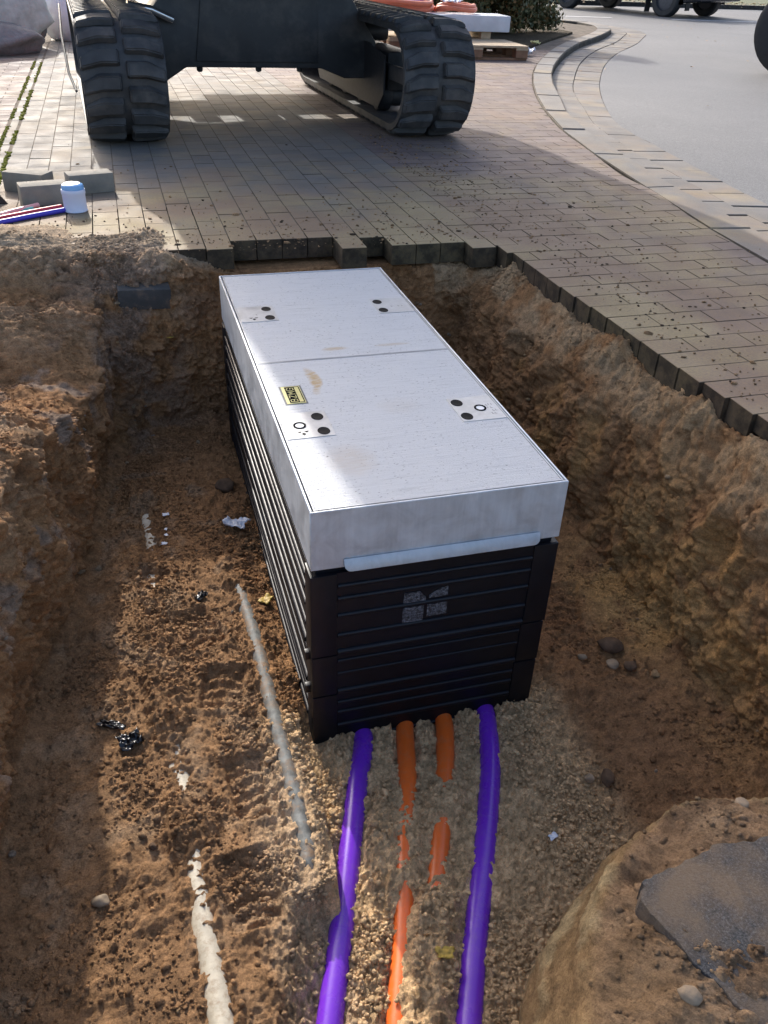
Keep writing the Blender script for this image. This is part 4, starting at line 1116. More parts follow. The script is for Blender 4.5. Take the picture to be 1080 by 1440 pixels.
# ------------------------------------------------------------------ the digger
def excavator():
    t = thing('excavator', 'dark tracked excavator parked on the paving behind the pit, its two rubber tracks in view', 'excavator', (.655, 5.27, 0), R(2.0))
    HW, RB, ZC, YE = .225, .295, .330, 1.13
    def loop(r, n=18):
        pts = []
        for k in range(n + 1):
            a = R(-90 + 180 * k / n); pts.append((YE + r * math.cos(a), ZC + r * math.sin(a)))
        for k in range(n + 1):
            a = R(90 + 180 * k / n); pts.append((-YE + r * math.cos(a), ZC + r * math.sin(a)))
        return pts
    def belt():
        b = bmesh.new(); o, i_ = loop(RB), loop(RB - .035); n = len(o)
        rows = [[b.verts.new((x, *p)) for p in q] for x, q in ((-HW, o), (HW, o), (HW, i_), (-HW, i_))]
        for A, B in ((0, 1), (1, 2), (2, 3), (3, 0)):
            for k in range(n): b.faces.new((rows[A][k], rows[A][(k+1) % n], rows[B][(k+1) % n], rows[B][k]))
        bmesh.ops.recalc_face_normals(b, faces=b.faces[:])
        me = bpy.data.meshes.new('tmp'); b.to_mesh(me); b.free(); m = MB(); m.bm.from_mesh(me); bpy.data.meshes.remove(me)
        # guide teeth inside the belt
        per = 4 * YE + 2 * math.pi * (RB - .035)
        return m.mesh('track', M_RUB, 40)
    def along(s, r):
        """point and angle at arc length s on the loop of radius r, starting at front bottom going up the front (front = -y)"""
        st, ar = 2 * YE, math.pi * RB
        s %= 2 * st + 2 * ar
        if s < ar: a = -90 - 180 * s / ar; return -YE + r * math.cos(R(a)), ZC + r * math.sin(R(a)), a
        s -= ar
        if s < st: return -YE + s, ZC + r, 90
        s -= st
        if s < ar: a = 90 - 180 * s / ar; return YE + r * math.cos(R(a)), ZC + r * math.sin(R(a)), a
        return YE - (s - ar), ZC - r, -90
    # lug: chunky bar, slanted towards the outer edge, bevelled
    def lug(sgn):
        b = MB(); L, h = .092, .036
        q = [(.012, -.040), (.115, -.040), (.222, -.066), (.222, .004), (.13, .050), (.012, .050)]
        q = [(sgn * x, y) for x, y in q]
        bm = bmesh.new()
        lo = [bm.verts.new((x, y, -.004)) for x, y in q]
        cx, cy = sum(p[0] for p in q)/6, sum(p[1] for p in q)/6
        hi = [bm.verts.new((cx + (x-cx)*.90, cy + (y-cy)*.74, h * (1 - .35 * (abs(x) > .2)))) for x, y in q]
        bm.faces.new(hi); bm.faces.new(lo[::-1])
        for i in range(6): bm.faces.new((lo[i], lo[(i+1) % 6], hi[(i+1) % 6], hi[i]))
        bmesh.ops.recalc_face_normals(bm, faces=bm.faces[:])
        bmesh.ops.bevel(bm, geom=bm.edges[:], offset=.006, segments=2, affect='EDGES')
        me = bpy.data.meshes.new('tmp'); bm.to_mesh(me); bm.free(); b.bm.from_mesh(me); bpy.data.meshes.remove(me)
        return b.mesh('lug', M_RUB, 35)
    lugs = {1: lug(1), -1: lug(-1)}
    belt_me = belt()
    per = 4 * YE + 2 * math.pi * RB; NL = 54
    tracks = []
    for sx in (-1, 1):
        tr = link('track', belt_me, t, (sx * .910, 0, 0)); tracks.append(tr)
        for sg in (-1, 1):
            for k in range(NL):
                s = (k + (.5 if sg > 0 else 0)) * per / NL
                y, z, a = along(s, RB)
                # local z of the lug -> outward, local y -> along travel
                ou = Vector((0, math.cos(R(a)), math.sin(R(a)))); ax = Vector((1, 0, 0)); ty = ou.cross(ax)
                M = Matrix((ax, ty, ou)).transposed()
                o = link('lug', lugs[sg], tr, (0, y, z), M.to_euler())
        # roller frame between the runs of the belt
        f = MB(); f.box(sx*.910-.10, sx*.910+.10, -.72, .78, .20, .43, bevel=.02)
        f.box(sx*.910-.13, sx*.910-.10, -1.16, -.60, .285, .375, bevel=.008); f.box(sx*.910+.10, sx*.910+.13, -1.16, -.60, .285, .375, bevel=.008)
        f.build('track_frame', M_MACH, t, smooth=35)
        gx = sx * .910 - sx * .165
        MB().prism([(-.86, .20), (-.74, .10), (.80, .10), (.92, .22), (.92, .44), (.4, .47), (-.5, .47), (-.86, .42)], gx - .006, gx + .006, axis='x', bevel=.003).build('side_guard', M_TYRE, t)
        # front idler with spokes, rear sprocket, rollers
        for yy, rr_, nm in ((-YE, RB - .045, 'idler'), (YE, RB - .05, 'sprocket')):
            w = MB(); M = Matrix.Translation((sx*.910, yy, ZC)) @ Matrix.Rotation(R(90), 4, 'Y')
            w.lathe([(rr_-.055, -.05), (rr_, -.05), (rr_, .05), (rr_-.055, .05), (rr_-.055, -.05)], 32, M)
            w.lathe([(0, -.085), (.07, -.085), (.07, .085), (0, .085)], 20, M)
            for k in range(5):
                w.box(.06, rr_-.05, -.026, .026, -.02, .02, Matrix.Translation((sx*.910, yy, ZC)) @ Matrix.Rotation(R(72*k+20), 4, 'X') @ Matrix.Rotation(R(90), 4, 'Y') @ Matrix.Rotation(R(90), 4, 'Z') if False else Matrix.Translation((sx*.910, yy, ZC)) @ Matrix.Rotation(R(72*k+20), 4, 'X') @ Matrix.Rotation(R(-90), 4, 'Y'))
            w.build(nm, M_MACH, t, smooth=35)
        for yy in (-.62, -.22, .18, .58):
            w = MB(); M = Matrix.Translation((sx*.910, yy, .165)) @ Matrix.Rotation(R(90), 4, 'Y')
            w.lathe([(0, -.15), (.05, -.15), (.095, -.14), (.095, -.06), (.07, -.05), (.07, .05), (.095, .06), (.095, .14), (.05, .15), (0, .15)], 20, M)
            w.build('roller', M_MACH, t, smooth=35)
        w = MB(); M = Matrix.Translation((sx*.910, -.05, .50)) @ Matrix.Rotation(R(90), 4, 'Y')
        w.lathe([(0, -.10), (.06, -.10), (.06, .10), (0, .10)], 16, M); w.build('carrier_roller', M_MACH, t, smooth=35)
    # car body with its sloping legs
    q = [(-.82, .22), (-.60, .22), (-.46, .305), (.44, .300), (.60, .24), (.82, .24), (.82, .46), (.72, .60), (.62, .76), (-.54, .76), (-.66, .62), (-.72, .50), (-.82, .46)]
    MB().prism(q, -.42, -.05, axis='y', bevel=.012).build('car_body', M_MACH, t, smooth=35)
    rb = MB().box(-.80, .80, .66, .95, .33, .56, bevel=.01)  # unseen rear beam, placed and sized to shade the paving under the machine
    for x0, x1 in ((-.52, -.34), (-.20, -.02), (.10, .22), (.42, .50)): rb.box(x0, x1, .70, .80, .56, .72)  # blocks added on top to break the strip of sunlight into spots
    rb.box(-.09, .09, -.04, .66, .40, .55); rb.build('rear_shade_beam', M_MACH, t, smooth=35)
    MB().prism([(-.40, .34), (.41, .335), (.41, .72), (-.34, .72)], -.436, -.418, axis='y', bevel=.006).build('cover_plate', M_MACH, t, smooth=35)
    for bx in (-.37, .30, .02):
        MB().lathe([(0, 0), (.02, 0), (.02, -.022), (.012, -.030), (0, -.030)], 8, Matrix.Translation((bx, -.36, .303))).build('bolt', M_MACH, t, smooth=35)
    MB().tube([(-.80, -.52, .655), (-.66, -.50, .63), (-.53, -.46, .575)], .024, 12).build('hydraulic_pipe', M_CHROME, t, smooth=60)
    MB().tube([(-1.19, -.4, .64), (-1.20, -.9, .52), (-1.19, -1.2, .36), (-1.165, -1.42, .30)], .007, 8).build('hose', M_RUB, t, smooth=60)
    MB().lathe([(0, .755), (.50, .755), (.50, .96), (.46, .998), (0, .998)], 36, Matrix.Translation((0, .0, 0))).build('slewing_ring', M_MACH, t, smooth=35)
    # upper works: out of the picture overhead, they throw the shade over the pit
    plan = []
    for x, y in ((-1.0,-1.02),(.95,-1.06),(1.22,-.86),(1.34,-.45),(1.40,.1),(1.33,.62),(1.08,1.02),(.68,1.24),(.1,1.28),(-.55,1.16),(-1.0,.9)): plan.append((x, y))
    MB().prism(smooth_closed(plan), 1.0, 1.12, bevel=.02).build('deck', M_MACH, t, smooth=35)
    hood = [(.28,-.98),(.93,-1.02),(1.2,-.82),(1.32,-.43),(1.38,.1),(1.31,.60),(1.06,1.0),(.67,1.20),(.1,1.24),(-.5,1.12),(-.90,.88),(-.90,.64),(.28,.60)]
    MB().prism(hood, 1.125, 2.06, bevel=.05).build('engine_hood', M_REDP, t, smooth=35)
    cabf = MB(); X0, X1, YF, YB, ZT = -.985, .24, -1.08, .62, 2.98
    for x in (X0, X1 - .07):
        for y in (YF, YB - .07): cabf.box(x, x + .07, y, y + .07, 1.125, ZT - .08)
    cabf.box(X0, X1, YF, YB, ZT - .078, ZT, bevel=.03); cabf.box(X0 + .002, X1 - .002, YF + .08, YB - .08, 1.126, 1.48)
    cabf.box(X0 + .08, X1 - .08, YF + .005, YF + .06, 1.127, 1.62); cabf.box(X0 + .08, X1 - .08, YB - .05, YB - .005, 1.127, ZT - .085)
    cab = cabf.build('cab', M_REDP, t)
    MB().box(X0 + .075, X1 - .075, YF + .02, YF + .032, 1.63, ZT - .085).build('windscreen', M_GLASS, cab)
    MB().box(X0 + .01, X0 + .022, YF + .075, YB - .075, 1.49, ZT - .085).build('side_window', M_GLASS, cab); MB().box(X1 - .022, X1 - .01, YF + .075, YB - .075, 1.49, ZT - .085).build('side_window', M_GLASS, cab)
    MB().box(-.57, -.12, -.1, .12, 1.485, 2.35, bevel=.05).build('seat_back', M_MACH, cab)
    boom = [(-.95, 1.30), (-1.10, 1.75), (-1.75, 2.95), (-2.15, 3.25), (-2.35, 3.12), (-2.25, 2.95), (-1.95, 2.72), (-1.42, 1.65), (-1.22, 1.22)]
    MB().prism(boom, .40, .66, axis='x', bevel=.015).build('boom', M_REDP, t, smooth=35)
    arm = [(-2.46, 3.28), (-2.20, 3.22), (-1.50, 2.62), (-1.42, 2.42), (-1.62, 2.40), (-2.42, 2.98)]
    MB().prism(arm, .67, .86, axis='x', bevel=.012).build('arm', M_REDP, t, smooth=35)
    bk = [(-1.40, 2.45), (-1.25, 2.05), (-1.35, 1.72), (-1.62, 1.58), (-1.95, 1.66), (-2.02, 1.74), (-1.66, 1.70), (-1.46, 1.82), (-1.40, 2.06), (-1.50, 2.36)]
    b = MB().prism(bk, .32, 1.46, axis='x'); full = [(-1.40, 2.45), (-1.25, 2.05), (-1.35, 1.72), (-1.62, 1.58), (-1.95, 1.66)]
    b.prism(full, .29, .319, axis='x'); b.prism(full, 1.461, 1.49, axis='x')
    b.build('bucket', M_MACH, t)
    MB().tube([(.53, -1.32, 1.42), (.53, -1.9, 2.2)], .055, 14).build('boom_cylinder', M_MACH, t, smooth=60)
    # dozer blade at the far end
    bl = MB().prism([(1.50, .57), (1.62, .555), (1.70, .75), (1.62, .98), (1.52, .98), (1.58, .76)], -.30, 1.10, axis='x')
    bl = bl.build('dozer_blade', M_REDP, t)
    MB().box(.80, 1.0, 1.46, 1.495, .56, .66, bevel=.004).build('blade_bracket', M_MACH, bl)
    return t
def smooth_closed(poly, n=4):
    P = [np.array(p, float) for p in poly]; N = len(P); out = []
    for i in range(N):
        p0, p1, p2, p3 = P[i-1], P[i], P[(i+1) % N], P[(i+2) % N]
        for k in range(n):
            u = k / n; m1, m2 = (p2 - p0) * .35, (p3 - p1) * .35
            out.append(tuple(p1*(2*u**3-3*u**2+1) + m1*(u**3-2*u**2+u) + p2*(-2*u**3+3*u**2) + m2*(u**3-u**2)))
    return out
excavator()

# ------------------------------------------------------------------ stones (irregular solids)
def rock_mesh(name, size, mat, seed, sub=3, rough=.16, flat=0.0):
    v, f = ico(sub)
    rng = np.random.default_rng(seed)
    # cut by a few random planes for flat facets, then noise
    for _ in range(9):
        d = rng.normal(size=3); d /= np.linalg.norm(d); h = rng.uniform(.62, .9)
        s = v @ d; v = v - np.outer(np.maximum(s - h, 0), d) * .92
    v = v * (1 + rough * fbm(v + seed, 1.6, 3, seed)[:, None])
    return np_mesh(name, v * np.array(size), f, mat, True)
def rock(name, label, cat, loc, size, mat, seed, rotz=0, group=None, sub=3):
    o = link(name, rock_mesh(name, size, mat, seed, sub), None, loc, (0, 0, rotz)); return tag(o, label, cat, group)

G = 'boulders beside the paving'
rock('boulder', 'large pale boulder at top left, lying on the darker one', 'boulder', (-1.52, 9.15, .36), (.78, .55, .42), M_STONEP, 3, .2, G, 4)
rock('boulder', 'broad dark grey boulder at the foot of the pale one at top left', 'boulder', (-1.50, 8.66, .06), (.72, .42, .22), M_STONE, 12, .1, G, 4)
rock('boulder', 'narrow upright stone between the boulders and the white bag', 'boulder', (-.98, 9.3, .26), (.15, .22, .36), M_STONE, 21, .4, G, 4)

def on_floor(x, y, up=0.0, r=.014): return (x, y, ground_z(x, y, r) + up)
GP = 'stones lying in the pit'
for lab, x, y, s, mt, sd, up in (
    ('pale tan rounded stone on the sunlit trench floor at lower left', -.515, -.355, (.020, .015, .013), M_PEBBLE, 31, .006),
    ('dark lump of stone on the shaded floor beside the far end of the chamber', -.07, 1.16, (.038, .034, .026), M_PEBD, 32, .014),
    ('small dark pebble on the sunlit sand below the black film', -.405, -.255, (.010, .009, .008), M_PEBD, 33, .004),
    ('largest of the stones clustered on the floor right of the chamber', .885, .095, (.040, .030, .022), M_PEBD, 34, .010),
    ('grey stone nearest the camera in the cluster right of the chamber', .905, .005, (.024, .019, .015), M_PEBD, 35, .007),
    ('flat brown stone between the others of the cluster right of the chamber', .862, .032, (.022, .018, .010), M_PEBBLE, 36, .006),
    ('small ochre stone left of the cluster beside the chamber', .792, .078, (.014, .010, .010), M_PEBBLE, 37, .006),
    ('reddish stone on the dark floor between right purple pipe and bank', .635, -.285, (.014, .013, .011), M_PEBBLE, 38, .006),
    ('angular brown stone half sunk in the dark floor behind the bank', .675, -.300, (.028, .018, .015), M_PEBD, 39, .006)):
    rock('stone', lab, 'stone', on_floor(x, y, up), s, mt, sd, sd, GP)
for lab, x, y, s, mt, sd in (
    ('rounded stone perched on the back rim of the earth bank', .645, -.700, (.018, .014, .013), M_PEBBLE, 41),
    ('pale round pebble near the right end of the bank top', .690, -.755, (.014, .012, .010), M_PEBBLE, 42),
    ('brown stone pressed into the bank in front of the asphalt slab', .345, -.985, (.018, .014, .010), M_PEBBLE, 43)):
    rock('stone', lab, 'stone', (x, y, bank_z(x, y) + .004), s, mt, sd, sd, 'stones on the earth bank')

# ------------------------------------------------------------------ loose things on the paving, left
def block(name, label, x0, y0, rz, lift=0.0, tip=0.0):
    m = MB().box(-.10, .10, -.05, .05, 0, .085, bevel=.004)
    return tag(m.build(name, M_BRICKC, None, (x0, y0, lift), (tip, 0, R(rz)), smooth=40), label, 'paving stone', 'paving stones lifted from the pit')
block('loose_paver', 'loose paving stone in front, with the white pot at its end', -.625, 2.69, 12)
block('loose_paver', 'loose paving stone behind at the left, half hidden by the front one', -.70, 2.93, -28)
block('loose_paver', 'loose paving stone farthest right, in shade behind the white pot', -.432, 2.885, 14)
o = MB().box(-.095, .095, -.045, .045, -.08, 0, bevel=.004).build('loose_paver', M_BRICKD, None, (-.262, 1.765, -.082), (R(7), R(3), R(4)), smooth=40)
tag(o, 'dark paving stone slipped over the pit edge under the sand', 'paving stone', 'paving stones lifted from the pit')

t = thing('white_pot', 'small white plastic pot with a blue cap standing by the loose paving stones', 'pot', (-.494, 2.53, .001), 0)
MB().lathe([(0, 0), (.046, 0), (.050, .004), (.0475, .012), (.0475, .070), (.0495, .074), (.0495, .088), (.0475, .092), (0, .092)], 32).build('body', M_POTW, t, smooth=35)
MB().lathe([(0, .092), (.0465, .092), (.0465, .100), (.043, .110), (.034, .115), (0, .116)], 32).build('cap', M_POTB, t, smooth=35)
MB().lathe([(.0, .1162), (.030, .1158), (.0335, .1152)], 32).build('cap_disc', M_RINGW, t, smooth=35)

tube_cols = {'pink': (.78, .40, .38), 'teal': (.10, .50, .42), 'pale blue': (.60, .76, .80), 'red': (.62, .035, .05), 'blue': (.06, .05, .48), 'ochre': (.50, .34, .05)}
for cname, (a, b), where in (('pink', ((-.86, 2.36), (-.648, 2.585)), 'farthest back of the bundle'), ('teal', ((-.88, 2.40), (-.668, 2.545)), 'just in front of the pink one'),
                             ('pale blue', ((-.90, 2.32), (-.742, 2.435)), 'nearest the sand at the left edge'), ('red', ((-.80, 2.375), (-.553, 2.545)), 'pointing at the white pot'),
                             ('blue', ((-.79, 2.345), (-.528, 2.520)), 'with its end under the white pot'), ('ochre', ((-.72, 2.52), (-.60, 2.575)), 'short, between teal and red')):
    z = .011; d = Vector((b[0]-a[0], b[1]-a[1], 0)); u = Vector((-d.y, d.x, 0)).normalized()
    rr = .0105 if cname != 'ochre' else .006
    zz = z + (.006 if cname in ('red', 'pink') else 0) - (.004 if cname == 'ochre' else 0)
    k = MB().tube([(a[0], a[1], zz), ((a[0]+b[0])/2 + u.x*.004, (a[1]+b[1])/2 + u.y*.004, zz), (b[0], b[1], zz)], rr, 12)
    o = k.build('cut_duct', simple(cname.replace(' ', '_') + '_duct', tube_cols[cname], .35, .1, 8, 0), smooth=50)
    tag(o, f'{cname} offcut of thin plastic duct {where}', 'duct offcut', 'coloured duct offcuts by the pot')

o = MB().prism([(-.16, 0), (.055, 0), (.03, .03), (-.02, .105), (-.16, .115)], -.006, .006, axis='y').build('rusty_plate', M_RUST, None, (-.835, 2.70, .002), (R(-14), 0, R(-8)))
tag(o, 'dark rusty steel plate leaning in from the left edge beside the loose paving stones', 'steel plate')

# ------------------------------------------------------------------ scraps
def sheet_scrap(name, label, cat, loc, sx, sy, mat, seed, crumple=.35, group=None, rotz=0, n=18):
    rng = np.random.default_rng(seed)
    u, v = np.meshgrid(np.linspace(-1, 1, n), np.linspace(-1, 1, n), indexing='ij')
    rr = np.maximum(np.abs(u), np.abs(v)); a = np.arctan2(v, u)
    rad = .9 + .10 * np.sin(a * 3 + seed) + .07 * np.sin(a * 5 + 2.1 * seed)
    P = np.stack([u * rad, v * rad, np.zeros_like(u)], -1).reshape(-1, 3)
    q = P + seed
    z = crumple * (np.abs(fbm(q, 1.3, 3, seed, ridged=True)) + .5 * fbm(q, 3.2, 2, seed + 3))
    V = np.c_[P[:, 0] * sx, P[:, 1] * sy, np.abs(z) * min(sx, sy) + .002]
    i = np.arange(n * n).reshape(n, n); F = np.stack([i[:-1, :-1].ravel(), i[1:, :-1].ravel(), i[1:, 1:].ravel(), i[:-1, 1:].ravel()], 1)
    me = np_mesh(name, V, F, mat, True)
    o = link(name, me, None, loc, (0, 0, rotz)); md = o.modifiers.new('thick', 'SOLIDIFY'); md.thickness = .0012
    return tag(o, label, cat, group)
sheet_scrap('plastic_bag', 'crumpled white plastic bag on the dark trench floor beside the chamber', 'plastic bag', on_floor(-.068, .905, .002), .042, .030, M_FOIL, 5, .6, rotz=-.5)
sheet_scrap('film_scrap', 'shiny black piece of film on the sunlit trench floor', 'plastic scrap', on_floor(-.440, .045, .002), .030, .026, M_BLKF, 8, .6, 'black scraps of film', .3)
sheet_scrap('film_scrap', 'thin black strip of film just behind the shiny black piece', 'plastic scrap', on_floor(-.480, .110, .002), .038, .012, M_BLKF, 9, .7, 'black scraps of film', -.5)
sheet_scrap('film_scrap', 'small black scrap of film by the start of the old grey pipe', 'plastic scrap', on_floor(-.217, .56, .002), .022, .014, M_BLKF, 10, .7, 'black scraps of film', .8)
for k, (x, y, s) in enumerate(((-.287, 1.00, .012), (-.292, .915, .007), (-.294, .88, .007), (-.303, .825, .010))):
    lab = ('white striped shard beside the cream pipe, farthest of four', 'tiny white shard, second of the four beside the cream pipe', 'tiny white shard, third of the four beside the cream pipe', 'white shard nearest the camera of the four beside the cream pipe')[k]
    sheet_scrap('white_shard', lab, 'shard', on_floor(x, y, .002), s, s * .75, M_FOIL, 14 + k, .5, 'white shards beside the cream pipe', k, 8)
sheet_scrap('plastic_scrap', 'pale bluish scrap of plastic on the dark floor between right purple pipe and bank', 'plastic scrap', on_floor(.482, -.405, .002), .014, .008, M_FOIL, 22, .6, None, .3, 10)
for lab, x, y, s, sd in (('small yellow leaf on the dark floor near the far left corner of the pit', -.187, 1.70, .014, 3), ('yellow leaf lying between the old grey pipe and the chamber', -.030, .525, .024, 4), ('yellowish leaf on the sand between the orange and right purple pipes', .135, -.622, .019, 6)):
    sheet_scrap('yellow_leaf', lab, 'leaf', on_floor(x, y, .003), s, s * .7, M_LEAF, sd, .5, 'fallen yellow leaves in the pit', sd, 10)
# clods of mud dropped on the paving
rng = np.random.default_rng(44)
P, S = [], []
while len(P) < 2600:
    x, y = rng.uniform(-.9, 2.3), rng.uniform(-.4, 4.2)
    if x < 1.26 and y < 1.84: continue
    d = max(y - 1.95, 0) if x < 1.2 else min(max(x - 1.25, 0), 9)
    if rng.random() > math.exp(-d * 3.0) + .012: continue
    P.append((x, y, .0015)); S.append(float(np.clip(math.exp(rng.normal(math.log(.0030), .5)), .0015, .014)))
P, S = np.array(P), np.array(S)
tag(link('mud_crumbs', crumbs('mud_crumbs', P, S, np.array([(.085, .06, .042), (.26, .165, .09)])[(rng.random(len(P)) < .75).astype(int)] * rng.uniform(.6, 1.4, (len(P), 1)), 1, 8, .5)), kind='stuff')

# ------------------------------------------------------------------ pallet, pale slabs and coils at the kerb
def pallet(x0, y0, rz, label):
    t = thing('wooden_pallet', label, 'pallet', (x0, y0, .002), R(rz), 'pallets by the kerb')
    bm_ = MB().box(0, 1.2, 0, .14, .122, .144, bevel=.003, seg=1).mesh('board', M_WOOD)
    for k in range(5): link('board', bm_, t, (0, k * .165, 0))
    sm = MB().box(0, .14, 0, .80, .10, .121).mesh('stringer', M_WOOD)
    for x in (0, .53, 1.06): link('stringer', sm, t, (x, 0, 0))
    bl_ = MB().box(0, .14, 0, .14, .022, .0995, bevel=.003, seg=1).mesh('block', M_BLOCKW)
    for x in (0, .53, 1.06):
        for y in (0, .33, .66): link('block', bl_, t, (x, y, 0))
    ft = MB().box(0, 1.2, 0, .10, 0, .0215).mesh('foot_board', M_BLOCKW)
    for y in (.02, .35, .68): link('foot_board', ft, t, (0, y, 0))
pallet(3.06, 8.50, -3, 'wooden pallet beside the kerb, in front of the pale concrete beams')
pallet(2.9, 9.32, -3, 'wooden pallet carrying the pale concrete beams')
for k, (x0, x1, lab) in enumerate(((2.35, 3.285, 'pale grey concrete beam mostly hidden behind the right track'), (3.295, 4.33, 'pale grey concrete beam at the right end, clear of the track'))):
    o = MB().box(0, x1 - x0, 0, .46, 0, .165, bevel=.012).build('concrete_beam', M_SLAB, None, (x0, 9.22, .222), (0, 0, R(-2.5)), smooth=40)
    tag(o, lab, 'concrete beam', 'pale concrete beams on the pallet')
for k, (x, lab) in enumerate(((3.05, 'wooden batten under the left concrete beam'), (3.55, 'wooden batten under the middle of the right concrete beam'), (4.0, 'wooden batten under the outer end of the right concrete beam'))):
    tag(MB().box(0, .12 if k else .3, 0, .45, 0, .073, bevel=.003).build('batten', M_WOOD, None, (x, 9.24, .147), (0, 0, R(-2))), lab, 'batten', 'battens under the concrete beams')
def coil(name, label, cx, cy, z, r0, mat, n, tilt, seed):
    rr = random.Random(seed); pts = []
    for k in range(n * 40):
        a = 2 * math.pi * k / 40; r = r0 + .05 * math.sin(k * .13 + seed) + rr.uniform(-.004, .004)
        pts.append((r * math.cos(a), r * .8 * math.sin(a), .028 + .05 * k / 40 * .6 + .015 * math.sin(k * .31)))
    o = MB().tube(pts, .027, 8).build(name, mat, None, (cx, cy, z), (tilt, 0, 0), smooth=60)
    return tag(o, label, 'pipe coil', 'coils of pipe on the concrete beams')
coil('orange_pipe_coil', 'coil of orange pipe lying on the concrete beams behind the right track', 3.08, 9.62, .390, .42, M_ORNC, 3, .05, 1)
coil('purple_pipe_coil', 'coil of purple pipe lying on top of the orange coils', 3.0, 9.72, .500, .40, M_PURPC, 2, .04, 2)
coil('orange_pipe_coil', 'smaller orange coil at the right end of the beams, partly wrapped in white', 3.72, 9.50, .390, .22, M_ORNC, 2, .02, 3)
sheet_scrap('white_wrap', 'white film wrapped over the smaller orange coil', 'plastic wrap', (3.68, 9.45, .49), .12, .09, M_FOIL, 27, .5, None, .4)
sheet_scrap('plastic_bag', 'white rag of film on the ground at the pallet corner by the kerb', 'plastic bag', (4.46, 8.98, .012), .12, .09, M_FOIL, 33, .9, None, .2)
sheet_scrap('yellow_scrap', 'bright yellow scrap in the planting bed behind the pallet', 'plastic scrap', (5.03, 9.95, .035), .06, .05, M_YEL, 35, .9)
# white builder's bag behind the left track
v, f = ico(4); bv = v * np.array([.26, .24, .36]); bv[:, :2] *= (1 - .32 * sstep(-.1, .36, bv[:, 2]))[:, None]
bv *= (1 + .16 * fbm(v + 3, 2.1, 3, 71, ridged=True)[:, None])
bag = link('rubble_bag', np_mesh('rubble_bag', bv, f, M_FOIL, True), None, (-.68, 10.0, .36))
tag(bag, 'white woven bag standing behind the left track beside the boulders', 'bag')

# ------------------------------------------------------------------ bush in the bed
def bush(label, loc, rx, ry, h, n, seed):
    t = thing('bush', label, 'bush', loc)
    rng = np.random.default_rng(seed)
    V, F = [], []
    cl = [(rng.normal(0, .42), rng.normal(0, .42), rng.uniform(.10, .95)) for _ in range(46)]
    for k in range(n):
        c = cl[rng.integers(len(cl))]; sc = 1 - .35 * (c[2] - .5) ** 2
        p = np.array([c[0] * rx * sc, c[1] * ry * sc, c[2] * h]) + rng.normal(0, .085, 3)
        if p[2] < .02: continue
        if rng.random() < .5: p = p * np.array([.72, .72, .85])
        d = rng.normal(size=3); d[2] += .5; d /= np.linalg.norm(d); e = np.cross(d, rng.normal(size=3)); e /= np.linalg.norm(e)
        L, w = rng.uniform(.05, .10), rng.uniform(.014, .028); o = len(V)
        V += [p, p + d * L * .5 + e * w, p + d * L, p + d * L * .5 - e * w]; F.append((o, o+1, o+2, o+3))
    tag(link('foliage', mesh('foliage', V, F, M_BUSH), t), kind='stuff')
    m = MB()
    for k in range(7):
        a = rng.uniform(0, 6.3); m.tube([(0, 0, -.05), (.2*rx*math.cos(a), .2*ry*math.sin(a), .3*h), (.6*rx*math.cos(a), .6*ry*math.sin(a), .8*h)], lambda u: .014 * (1 - .7 * u), 6)
    m.build('stem', M_BARK, t)
bush('dense dark green bush with reddish tips in the planting bed beyond the pallet', (5.40, 12.0, .02), 1.2, 1.0, 1.4, 46000, 2)
bush('lower olive green bush left of the darker one, behind the concrete beams', (4.20, 11.7, .02), 1.0, .8, 1.05, 26000, 3)

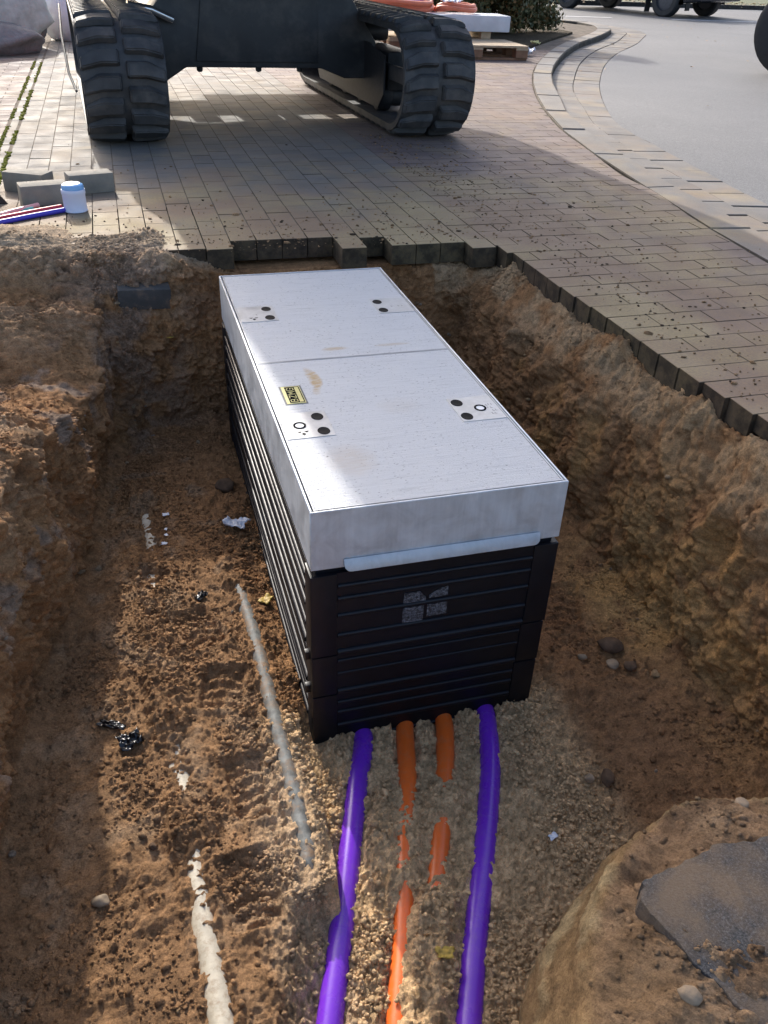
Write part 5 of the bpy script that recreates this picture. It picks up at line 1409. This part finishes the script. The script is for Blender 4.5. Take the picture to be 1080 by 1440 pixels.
# ------------------------------------------------------------------ vehicles
def wheel(parent, loc, r, w, rz, label=None):
    o = MB().lathe([(r*.62, -w/2), (r*.9, -w/2), (r, -w*.36), (r, w*.36), (r*.9, w/2), (r*.62, w/2), (r*.62, -w/2)], 40, Matrix.Rotation(R(90), 4, 'Y')).build('tyre', M_TYRE, parent, loc, (0, 0, rz), smooth=35)
    m = MB(); m.lathe([(0, -w*.3), (r*.25, -w*.36), (r*.60, -w*.30), (r*.615, -w*.48), (r*.615, w*.48), (r*.60, w*.30), (r*.25, w*.36), (0, w*.3)], 30, Matrix.Rotation(R(90), 4, 'Y'))
    m.build('rim', M_RIM, o, smooth=35)
    return o
def parked_car():
    # front axle towards the camera; local +y = forward
    t = thing('parked_car', 'dark car on the far side of the road with only its wheels in view', 'car', (0, 0, 0))
    p1, p2, p3 = Vector((10.95, 20.95, 0)), Vector((12.15, 18.45, 0)), Vector((13.95, 19.30, 0))
    f_ = (p2 - p1).normalized(); r_ = Vector((-f_.y, f_.x, 0))
    rz = math.atan2(-f_.x, f_.y)
    t.location = ((p1 + p2) / 2 + r_ * .86); t.location.z = -.085; t.rotation_euler = (0, 0, rz)
    wb = (p2 - p1).length; tw = .86; r = .345
    s = 1 if (Matrix.Rotation(-rz, 3, 'Z') @ (p2 - t.location)).x > 0 else -1
    for x in (-tw, tw):
        for y in (-wb/2, wb/2): wheel(t, (x, y, r), r, .23, 0)
    side = [(-wb/2-.85, .42), (-wb/2-.85, .85), (-wb/2-.55, .98), (-wb/2+.3, 1.05), (-.9, 1.50), (.35, 1.52), (1.05, 1.04), (wb/2+.55, .95), (wb/2+.82, .72), (wb/2+.84, .36), (wb/2+.4, .30)]
    for cy in (wb/2, -wb/2):
        for k in range(9):
            a = R(0 + 180 * k / 8); side.append((cy + .42 * math.cos(a), .30 + .42 * math.sin(a) * .95))
    MB().prism([(p[0], p[1]) for p in side], -.90, .90, axis='x', bevel=.03).build('body', M_CARP, t, smooth=35)
    for sx in (-1, 1):
        MB().prism([(-.82, 1.06), (.85, 1.06), (.25, 1.44), (-.75, 1.42)], sx*.905 - .004, sx*.905 + .004, axis='x').build('side_window', M_GLASS, t)
        MB().box(sx*.60-.16, sx*.60+.16, wb/2+.80, wb/2+.85, .62, .74, bevel=.01).build('headlight', M_CHROME, t)
        MB().box(sx*.86-.10, sx*.86+.10, -wb/2-.40, -wb/2-.385, .10, .42).build('mudflap', M_TYRE, t)
        MB().box(sx*.86-.10, sx*.86+.10, wb/2-.50, wb/2-.485, .08, .40).build('mudflap', M_TYRE, t)
parked_car()
def trailer():
    t = thing('parked_trailer', 'parked trailer at the right edge of the photo showing the side of its black tyre', 'trailer', (7.31, 7.95, -.083), R(-50))
    w = wheel(t, (0.05, 0, .47), .47, .22, R(90))
    # white letters on the tyre's flank
    g = MB()
    for k, a in enumerate((118, 124, 131)):
        c = Vector((math.cos(R(a)) * .335, 0, math.sin(R(a)) * .335)); M = Matrix.Translation((c.x, -.115, c.z)) @ Matrix.Rotation(R(90 - a), 4, 'Y')
        g.box(-.012, .012, -.002, .002, -.028, .028, M)
    g.build('tyre_lettering', M_RINGW, w, rot=(0, 0, R(-90)))
    wheel(t, (0, 1.75, .41), .41, .22, R(90))
    MB().prism([(-.02, .80), (.25, .92), (.9, .92), (.9, .88), (.26, .88), (.01, .78)], -.15, .15, axis='y').build('mudguard', M_TYRE, t, loc=(.0, .05, 0))
    MB().box(.55, 3.2, .0, 1.7, .86, 1.5, bevel=.02).build('box_body', M_RIM, t)
    MB().box(.3, 3.4, .75, .85, .55, .84, bevel=.01).build('chassis', M_MACH, t)
trailer()
print('tris', sum(len(o.data.loop_triangles) if o.type == 'MESH' and not o.data.calc_loop_triangles() else 0 for o in bpy.data.objects))
